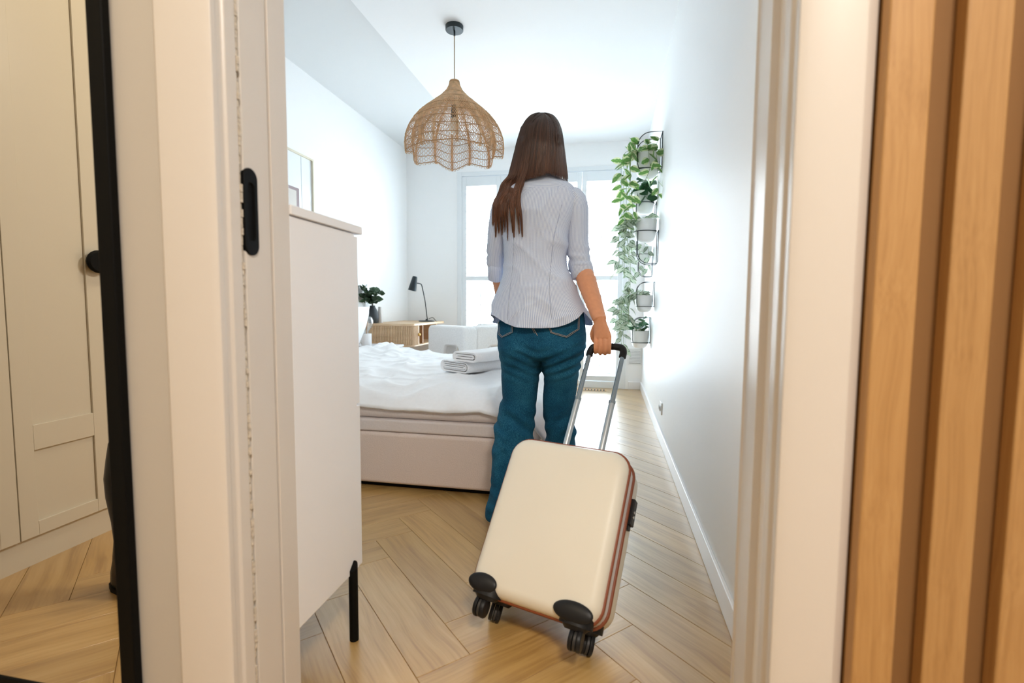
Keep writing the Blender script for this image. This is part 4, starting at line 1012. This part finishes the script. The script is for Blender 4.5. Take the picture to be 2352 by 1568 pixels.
leg([(775, 1244, 1346, PY-.022, .100), (800, 1244, 1344.5, PY-.025, .108), (820, 1245, 1338, PY-.016, .100), (840, 1247, 1334, PY-.004, .092), (875, 1250.5, 1327, PY+.018, .084), (914, 1248, 1322, PY+.04, .078), (955, 1249, 1319, PY+.06, .076), (985, 1252, 1320, PY+.075, .078), (1015, 1250, 1323, PY+.09, .080), (1060, 1247, 1323, PY+.13, .082), (1105, 1246, 1322, PY+.19, .084), (1128, 1246, 1322, PY+.21, .085)])
jm = remeshed(jb, .0055, 5)
nrm = [v.normal.copy() for v in jm.vertices]
for v, n in zip(jm.vertices, nrm):
    x, y, z = v.co
    g = lambda c, s: exp(-((z-c)/s)**2)
    left = x < -.262
    sl = (x+.262)*(.5 if left else -.5)
    d = .0035*nz3(x*13, y*13, z*11)
    d += .0065*g(.69, .07)*sin((z+sl*.7)*170+3*nz3(x*7, y*7, z*5))*max(0, nz3(x*6, y*6, z*8)+.45)
    kz = .43 if left else .40
    d += .013*g(kz, .10)*nz3(x*9+z*8, y*9, (z+sl*1.4)*26)
    d += .010*g(.12, .10)*nz3(x*9, y*9, z*32)+.004*g(.28, .09)*nz3(x*12, y*10, (z-sl*1.2)*30)
    v.co = v.co+n*d
jm.update()
def denim():
    m, nt, bs = nmat('blue_denim'); bs.inputs['Roughness'].default_value = .85; bs.inputs['Specular IOR Level'].default_value = .2
    n1 = N(nt, 'ShaderNodeTexNoise'); n1.inputs['Scale'].default_value = 1; n1.inputs['Detail'].default_value = 2; L(nt, coords(nt, (900, 900, 160)), n1.inputs['Vector'])
    n2 = N(nt, 'ShaderNodeTexNoise'); n2.inputs['Scale'].default_value = 9; n2.inputs['Detail'].default_value = 3; L(nt, coords(nt), n2.inputs['Vector'])
    mx = N(nt, 'ShaderNodeMix'); mx.inputs['Factor'].default_value = .35; L(nt, n1.outputs['Fac'], mx.inputs[2]); L(nt, n2.outputs['Fac'], mx.inputs[3])
    L(nt, ramp(nt, mx.outputs[0], [(.30, (.0015, .026, .060)), (.5, (.004, .070, .140)), (.72, (.040, .20, .31))]), bs.inputs['Base Color'])
    bump(nt, bs, n1.outputs['Fac'], .4, .002); return m
M['denim'] = denim()
jeans = part_from_mesh(jm, 'jeans', M['denim'], pr)
bvh = BVHTree.FromPolygons([v.co+V(pr.location) for v in jm.vertices], [p.vertices for p in jm.polygons])
def on_back(px, py, off, bv=None):
    d = (at(px, py, 2)-EYE).normalized(); h = (bv or bvh).ray_cast(EYE, d)
    P = h[0] if h[0] else at(px, py, PY-.1); nn = h[1] if h[0] else V((0, -1, 0))
    if nn.dot(d) > 0: nn = -nn
    return P+nn*off
def pocket(poly, name):
    # patch draped on the seat of the jeans: poly is [top-left, top-right, right-low, tip, left-low]
    tl, tr, rl, tip, ll = [V((*p, 0)) for p in poly]; m = MB()
    def fn(u, v):
        top_ = tl.lerp(tr, u); low = ll.lerp(tip, u*2) if u < .5 else tip.lerp(rl, u*2-1)
        q = top_.lerp(low, v); return on_back(q.x, q.y, .0035)
    m.grid(fn, 16, 14); po = m.build(name, M['denim'], jeans, smooth=180, solid=.0022)
    def line(pts, ins):
        c = sum(pts, V((0, 0, 0)))/len(pts); out = []
        for a, b in zip(pts, pts[1:]):
            for k in range(9): q = a.lerp(b, k/8); q = q+(c-q).normalized()*ins; out.append(on_back(q.x, q.y, .0055))
        return out
    s_ = MB()
    for ins in (.8, 3.6): s_.tube(line([tl, ll, tip, rl, tr], ins), .0008, 4)
    s_.build('stitching', M['stitch'], po, smooth=60)
pocket([(1146, 738), (1180, 741), (1179, 764), (1155, 777), (1147, 768)], 'pocket')
pocket([(1256, 737), (1330, 712), (1329, 757), (1301, 777), (1264, 765)], 'pocket')
sm = MB().tube([on_back(1220+q*1.1+(q/10)**2*2, 742+q*2.6, .0012) for q in range(12)], .0011, 5).tube([on_back(1216.5+q*1.1+(q/10)**2*2, 742+q*2.6, .0012) for q in range(10)], .0008, 5)
sm.build('seat_seam', M['stitch'], jeans, smooth=60)

# shirt
def stripes(name, attr):
    m, nt, bs = nmat(name); bs.inputs['Roughness'].default_value = .85; bs.inputs['Specular IOR Level'].default_value = .2
    a = N(nt, 'ShaderNodeAttribute', attribute_name=attr); ml = N(nt, 'ShaderNodeMath', operation='MULTIPLY'); ml.inputs[1].default_value = 2*pi/.0052; L(nt, a.outputs['Fac'], ml.inputs[0])
    sn = N(nt, 'ShaderNodeMath', operation='SINE'); L(nt, ml.outputs[0], sn.inputs[0])
    c = ramp(nt, sn.outputs[0], [(.0, (.83, .895, 1.0)), (.40, (.81, .88, 1.0)), (.85, (.44, .525, .75)), (1, (.40, .48, .70))])
    L(nt, c, bs.inputs['Base Color'])
    nz_ = N(nt, 'ShaderNodeTexNoise'); nz_.inputs['Scale'].default_value = 16; nz_.inputs['Detail'].default_value = 4; L(nt, coords(nt), nz_.inputs['Vector']); bump(nt, bs, nz_.outputs['Fac'], .45, .01)
    tr = N(nt, 'ShaderNodeBsdfTranslucent'); L(nt, c, tr.inputs[0]); mx = N(nt, 'ShaderNodeMixShader'); mx.inputs[0].default_value = .22
    out = nt.nodes['Material Output']; L(nt, bs.outputs[0], mx.inputs[1]); L(nt, tr.outputs[0], mx.inputs[2]); L(nt, mx.outputs[0], out.inputs[0]); return m
M['stripe'] = stripes('blue_pinstripe_cotton', 'stripe')
def interp_rows(rows, n):
    out = []
    for i in range(len(rows)-1):
        p0, p1, p2, p3 = rows[max(i-1, 0)], rows[i], rows[i+1], rows[min(i+2, len(rows)-1)]
        for k in range(n):
            t = k/n; out.append([.5*((2*b)+(c-a)*t+(2*a-5*b+4*c-d)*t*t+(3*b-a-3*c+d)*t**3) for a, b, c, d in zip(p0, p1, p2, p3)])
    return out+[list(rows[-1])]
def cloth_tube(rings, name, parent, attrs, mat, solid=.0016, closed=True):
    m = MB(); m.loft(rings, closed, (False, False))
    o = m.build(name, mat, parent, smooth=180); at_ = o.data.attributes.new('stripe', 'FLOAT', 'POINT'); at_.data.foreach_set('value', attrs)
    if solid: md = o.modifiers.new('solid', 'SOLIDIFY'); md.thickness = solid; md.offset = -1
    return o
NA = 240
# torso rows: py, left, right, Y, depth, exponent
rows = [(750, 1133, 1354, PY-.005, .138, 2.2), (728, 1133.5, 1350, PY-.004, .134, 2.2), (704, 1135.5, 1341, PY-.002, .129, 2.2), (679, 1142, 1331, PY, .122, 2.2), (640, 1155, 1314, PY, .110, 2.3), (603, 1160.5, 1303, PY, .102, 2.3), (570, 1159, 1303, PY, .104, 2.4), (530, 1155, 1310, PY, .110, 2.5), (495, 1150, 1320, PY, .113, 2.6), (470, 1148, 1325, PY, .110, 2.6), (455, 1152, 1325, PY, .103, 2.6), (443, 1160, 1322, PY, .096, 2.5)]
tr_ = interp_rows(rows, 9); rings = []; att = []
def hem_shift(a):
    # shirt tail: long at the back and front, cut up at the sides
    return .0
for i, (py, l, r, Y, ry, p) in enumerate(tr_):
    base = ringpx(py, l, r, Y, ry, p, NA); c = sum(base, V((0, 0, 0)))/NA; ring = []
    acc = 0; peri = []
    for k in range(NA):
        if k: acc += (base[k]-base[k-1]).length
        peri.append(acc)
    for k, P in enumerate(base):
        a = 2*pi*k/NA; P = P.copy(); f_ = i/(len(tr_)-1)
        low = max(0, 1-f_/.30)
        da, dl2 = (a-2*pi+.50 if a > pi else a+.50), a-pi-.42
        P.z += low**1.5*(.062*exp(-(da/.42)**2)+.048*exp(-(dl2/.50)**2)+.03*exp(-((a-pi/2)/.9)**2))
        rad = (P-V((c.x, c.y, P.z))).normalized()
        w1 = .0085*low*sin(7*a+1.0+2*nz3(a, 1, 1))
        dg1 = nz3(P.x*7+P.z*7, P.y*4, P.z*4+3)*.0055+nz3(P.x*16-P.z*13, 2, P.z*9)*.0042+nz3(P.x*5, 7, P.z*26)*.0030*exp(-((P.z-1.06)/.12)**2)
        ridge = .009*(1-abs(nz3(P.x*5+P.z*6, 3, P.z*3-P.x*4)))**6+.006*(1-abs(nz3(P.x*6-P.z*7, 8, P.z*4+P.x*3)))**9
        P += rad*(w1+dg1+ridge*.8); ring.append(P)
        att.append(peri[k]/(acc+.004)*.86)
    rings.append(ring)
shirt = cloth_tube(rings, 'shirt', pr, att, M['stripe'])
# yoke with crosswise stripes, from the seam over the shoulders to the collar
yr = [(446, 1162, 1322, PY, .0995, 2.5), (436, 1167, 1320, PY, .096, 2.5), (427, 1178, 1312, PY, .088, 2.4), (418, 1193, 1297, PY+.002, .076, 2.3), (409, 1207, 1284, PY+.004, .064, 2.2), (402, 1213, 1278, PY+.005, .058, 2.1)]
yy_ = interp_rows(yr, 6); rings = []; att = []
for i, (py, l, r, Y, ry, p) in enumerate(yy_):
    base = ringpx(py, l, r, Y, ry, p, 120)
    for k, P in enumerate(base):
        a = 2*pi*k/120; P.z += .006*(sin(a) < 0)*0; rad = V((cos(a), sin(a), 0)); P += rad*(nz3(P.x*9, P.y*9, P.z*12)*.0022); att.append(P.z*1.0+rad.y*.03)
    rings.append(base)
yoke = cloth_tube(rings, 'yoke', shirt, att, M['stripe'], .0020)
# princess seams down the back
sbv = BVHTree.FromPolygons([V(v.co)+V(pr.location) for v in shirt.data.vertices], [p.vertices for p in shirt.data.polygons])
for pts in ([(1290, 470), (1283, 500), (1272, 545), (1266, 600), (1262, 650), (1264, 700), (1268, 735)], [(1178, 520), (1180, 560), (1178, 610), (1172, 660), (1168, 700), (1166, 735)]):
    pp = smooth_path([V((*p, 0)) for p in pts], 8)
    MB().tube([on_back(q.x, q.y, .0006, sbv) for q in pp], .0011, 5).build('seam', plain('blue_seam_thread', (.42, .47, .60), .9) if 'seamt' not in M else M['seamt'], shirt, smooth=60)
MB().tube([on_back(q, 440-3.5*sin((q-1175)/140*pi), .001, None if False else BVHTree.FromPolygons([V(v.co)+wl(yoke) for v in yoke.data.vertices], [p.vertices for p in yoke.data.polygons])) for q in range(1180, 1318, 4)], .0010, 5).build('yoke_seam', M['stripe'], shirt, smooth=60)
# collar: stand and turned-down fall, open at the front and lifted on the right
def collar_ring(r, z, dx=0, dy=0, open_=.5): 
    return [V((cc.x+dx+r*1.08*cos(a), cc.y+dy+r*sin(a), z+.012*max(0, cos(a))+.016*sin(a)*-.3)) for a in [pi/2+open_+(2*pi-2*open_)*k/60 for k in range(61)]]
cc = at(1246, 400, PY+.005)
MB().loft([collar_ring(.060, cc.z-.012), collar_ring(.060, cc.z+.010), [p+V((0, 0, .016*max(0, (p.x-cc.x)/.06))) for p in collar_ring(.061, cc.z+.026)]], False).build('collar_stand', M['navy'], shirt, smooth=180, solid=.0022)
cf = MB().loft([collar_ring(.0625, cc.z+.026), collar_ring(.064, cc.z+.021), collar_ring(.068, cc.z+.004), collar_ring(.076, cc.z-.012)], False)
co_ = cf.build('collar', M['stripe'], shirt, smooth=180, solid=.0020); ca_ = co_.data.attributes.new('stripe', 'FLOAT', 'POINT'); ca_.data.foreach_set('value', [v.co.z for v in co_.data.vertices])
# sleeves
def sleeve(rows, cuff, ph):
    # rows: centre point, rx, ry
    ctr = [r_[0] for r_ in rows]; rr = interp_rows([(c.x, c.y, c.z, a, b) for c, a, b in rows], 9); rings = []; att = []; n = 96
    for i, q in enumerate(rr):
        c = V(q[:3]); nx = V(rr[min(i+1, len(rr)-1)][:3])-V(rr[max(i-1, 0)][:3]); ring = dring(c, nx, q[3], q[4], n); f_ = i/(len(rr)-1)
        for k, P in enumerate(ring):
            a = 2*pi*k/n; rad = (P-c).normalized()
            d = .003*nz3(P.x*14, P.y*14, P.z*12+ph)
            d += .016*exp(-((f_-.84)/.15)**2)*nz3(P.x*12+ph, P.y*10, P.z*42)+.005*exp(-((f_-.05)/.12)**2)*sin(a*9+ph)
            ring[k] = P+rad*max(d, -.0035); att.append(a*.046)
        rings.append(ring)
    s_ = cloth_tube(rings, 'sleeve', shirt, att, M['stripe'])
    c0, c1, a, b = cuff; nx = (c1-c0).normalized(); rs = []; at2 = []
    for t, g in ((0, .92), (0.02, 1.06), (.3, 1.10), (.7, 1.09), (.97, 1.06), (1.0, 1.0), (.96, .94), (.5, .9)):
        ring = dring(c0.lerp(c1, t), nx, a*g, b*g, 96)
        for k, P in enumerate(ring): ring[k] = P+nx*.006*nz3(P.x*20, P.y*20, ph)+(P-c0.lerp(c1, t)).normalized()*.0035*nz3(P.x*25, P.y*25, P.z*30+ph); at2.append(2*pi*k/96*.044+.002)
        rs.append(ring)
    cloth_tube(rs, 'cuff', s_, at2, M['stripe'], 0)
def A(px, py, Y): return at(px, py, Y)
sleeve([(A(1303, 452, PY), .030, .055), (A(1316, 458, PY), .044, .062), (A(1324, 478, PY), .046, .062), (A(1325.5, 520, PY+.005), .0425, .058), (A(1327, 565, PY+.01), .0435, .056), (A(1333, 600, PY+.012), .0435, .054), (A(1337, 622, PY+.012), .0425, .050)], (A(1334, 606, PY+.012), A(1339.5, 638, PY+.004), .0415, .048), 1.3)
sleeve([(A(1178, 458, PY), .030, .055), (A(1163, 464, PY), .042, .060), (A(1152, 484, PY), .042, .060), (A(1146, 525, PY+.015), .041, .056), (A(1142, 570, PY+.04), .040, .053), (A(1140, 598, PY+.06), .040, .050), (A(1140, 620, PY+.075), .036, .046)], (A(1140, 604, PY+.062), A(1141, 641, PY+.09), .0325, .042), 6.1)

# hair
def hairmat():
    m, nt, bs = nmat('brown_hair'); bs.inputs['Roughness'].default_value = .38; bs.inputs['Specular IOR Level'].default_value = .55; bs.inputs['Anisotropic'].default_value = .6
    tc = N(nt, 'ShaderNodeTexCoord'); sx = N(nt, 'ShaderNodeSeparateXYZ'); L(nt, tc.outputs['Object'], sx.inputs[0])
    mr = N(nt, 'ShaderNodeMapRange'); mr.inputs['From Min'].default_value = 1.12; mr.inputs['From Max'].default_value = 1.62; L(nt, sx.outputs['Z'], mr.inputs['Value'])
    c = ramp(nt, mr.outputs[0], [(0, (.175, .072, .034)), (.45, (.105, .042, .020)), (.8, (.052, .024, .014)), (1, (.040, .020, .013))])
    a = N(nt, 'ShaderNodeAttribute', attribute_name='tone'); hs = N(nt, 'ShaderNodeHueSaturation'); L(nt, a.outputs['Fac'], hs.inputs['Value']); L(nt, c, hs.inputs['Color']); L(nt, hs.outputs['Color'], bs.inputs['Base Color']); return m
M['hair'] = hairmat()
HY = PY+.015       # depth of the head's middle
OUTL = [(258.3, 1239, 1250), (259.2, 1232, 1258), (261, 1226, 1264), (264, 1220, 1270), (268, 1214.5, 1275), (273, 1210, 1279), (280, 1204.5, 1283.5), (290, 1199, 1288), (300, 1195, 1291), (318, 1188, 1294), (340, 1183, 1297), (362, 1178, 1299), (385, 1172, 1302), (400, 1168, 1304), (412, 1163, 1306)]
def outl(py):
    for (y0, l0, r0_), (y1, l1, r1) in zip(OUTL, OUTL[1:]):
        if y0 <= py <= y1: t = (py-y0)/(y1-y0); return l0+(l1-l0)*t, r0_+(r1-r0_)*t
    return OUTL[0][1:] if py < 258.3 else OUTL[-1][1:]
def hdepth(py):   # half depth of the hair mass behind the head at this height
    return .108*sqrt(max(0, 1-((340-py)/84)**2))+.006 if py < 340 else .114+.004*min(1, (py-340)/60)
def hpt(u, py, off=0, front=False):
    l, r = outl(py); px = l+(r-l)*u; P = at(px, py, HY); s = sqrt(max(0, 1-(2*u-1)**2)); dp = hdepth(py)*s**.8
    P2 = at(px, py, HY-(dp+off)*(-1 if front else 1)); return P2
hm = MB(); tone = []
def add_tone(n, v): tone.extend([v]*n)
# inner cap under the strands: wraps the back and sides
def cap(u, v):
    py = 258.3+(397-258.3)*v**1.6; th = pi*u
    l, r = outl(py); mid = (l+r)/2; hw = (r-l)/2-1.0; px = mid-hw*cos(th); dp = hdepth(py)*sin(th)**.8-.004
    return at(px, py, HY-dp)
n0 = len(hm.v); hm.grid(cap, 40, 40)
def capf(u, v):
    py = 258.3+(300-258.3)*v**1.6; th = pi*u; l, r = outl(py); mid = (l+r)/2; hw = (r-l)/2-1.0
    return at(mid-hw*cos(th), py, HY+hdepth(py)*.95*sin(th)**.8)
hm.grid(capf, 30, 14); add_tone(len(hm.v)-n0, .72)
random.seed(11)
def strand(pts, r0s, tn):
    p = smooth_path(pts, 3); k = len(p); rs_ = [r0s*(1 if t < .6 else max(.18, 1-(t-.6)/.4*.85)) for t in [i/(k-1) for i in range(k)]]
    n0 = len(hm.v); hm.tube(p, rs_, 3, caps=False); add_tone(len(hm.v)-n0, tn)
PART = .66
av, af = [], []
for o_ in [shirt, yoke, co_]+[c for c in kids(shirt) if c.name.startswith('sleeve')]:
    k0 = len(av); av += [V(v.co)+wl(o_) for v in o_.data.vertices]; af += [[i+k0 for i in p.vertices] for p in o_.data.polygons]
allbv = BVHTree.FromPolygons(av, af)
def back_y(px, py): # depth of the shirt's back at a pixel
    h = allbv.ray_cast(EYE, (at(px, py, 2)-EYE).normalized()); return h[0].y if h[0] else PY-.03
# hair covering the back of the head
for i in range(1900):
    u = random.random(); tn = random.choice((.6, .8, 1.0, 1.2, 1.6)) if random.random() < .88 else 2.4
    u1 = .04+.92*u; off = random.uniform(-.002, .004); pts = []
    endpy = 405 if .20 < u < .72 else 411
    if .2 < u < .66: endpy = 412-max(0, u-.3)*32+random.uniform(-6, 3)
    elif u >= .66: endpy = 394+max(0, u-.74)*70+random.uniform(-6, 6)
    else: endpy = 380
    wv_ = random.uniform(-.012, .012)
    for k in range(9):
        t = k/8; py = 260+(endpy-260)*t**1.15; uu = PART+(u1-PART)*min(1, (t*5.5)**.5)
        uu -= .05*t*t*u*max(0, min(1, (.95-u)/.35))
        pts.append(hpt(max(.005, min(.995, uu+wv_*sin(t*5+i))), py, off))
    strand(pts, random.uniform(.0008, .0015), tn)
# strands that run over the crown outline and down the sides
for i in range(520):
    sd = random.random() < .5; u = random.random()**1.5*.17; uu = u if sd else 1-u; fr_ = random.random() < .35
    tn = random.choice((.75, .9, 1.05, 1.25, 1.5)); off = random.uniform(0, .003); e_ = random.uniform(392, 404) if sd else random.uniform(398, 412)
    strand([hpt(.5+(uu-.5)*s_, py, off, fr_ and py < 300) for py, s_ in ((258.6, .9), (260.5, .97), (264, 1), (271, 1), (283, 1), (305, 1), (345, 1), (e_, 1))], random.uniform(.0008, .0014), tn)
# the long fall over the left shoulder, gathering into tapering locks
LOCKS = [((1139, 546), .14), ((1146, 536), .12), ((1153, 541), .10), ((1160, 534), .05), ((1166, 554), .05), ((1181, 546), .20), ((1178, 535), .08), ((1200, 545), .14), ((1193, 538), .06), ((1132, 520), .06)]
WTS = [b for a, b in LOCKS]
for i in range(820):
    lk_ = random.choices(range(len(LOCKS)), WTS)[0]; (ex_, ey_), _ = LOCKS[lk_]
    fr = max(0, min(1, (ex_-1132)/70+random.uniform(-.15, .15)))
    tn = random.choice((.65, .9, 1.1, 1.4, 1.8)); u0_ = .02+.26*fr+random.uniform(-.01, .02)
    off = random.uniform(-.001, .005); pts = []
    for k in range(6):
        t = k/5; py = 260+(398-260)*t**1.1; uu = PART+(u0_-PART)*min(1, (t*5.5)**.5); pts.append(hpt(max(.004, uu), py, off))
    j = random.gauss(0, 1)
    wx = 1157+fr*40
    for py, cx, sp in ((420, 1158+fr*42, 2.2), (440, 1150+fr*44, 1.9), (462, .6*(1140+fr*48)+.4*ex_, 1.5), (486, .3*(1135+fr*52)+.7*ex_, 1.2), (512, .1*(1134+fr*52)+.9*ex_, 1.0)):
        px = cx+j*sp; Yb = min(back_y(px, py), HY-.02)-.008-random.uniform(0, .010); pts.append(at(px, py, Yb))
    ey2 = ey_-random.uniform(0, 26)*random.random(); px = ex_+j*.8+(5 if lk_ in (5, 7) else 0)*((ey2-ey_)/-26*-.5)
    pts.append(at(px, ey2, min(back_y(px, ey2), HY)-.007-random.uniform(0, .006)))
    strand(pts, random.uniform(.0008, .0014), tn)
# front curtain beside the face on both sides
for i in range(420):
    sd = random.choice((0, 1)); u = random.random(); tn = random.choice((.8, 1, 1.2, 1.5)); pts = []
    x_ = 1 if sd else -1; fy = HY+.02+.06*u
    for t in (0, .15, .4, .7, 1):
        py = 262+t*(150 if not sd else 168); l, r = outl(min(py, 412)); px = (r-.8-u*4 if sd else l+.8+u*5)
        if t == 0: px = 1262+x_*4
        if t == .15: px = (l+r)/2+x_*(r-l)*.46
        pts.append(at(px, py, fy if t > .1 else HY+.03*u))
    strand(pts, random.uniform(.0008, .0013), tn)
ho = hm.build('hair', M['hair'], pr, smooth=180); ta_ = ho.data.attributes.new('tone', 'FLOAT', 'POINT'); ta_.data.foreach_set('value', tone); ho['kind'] = 'stuff'
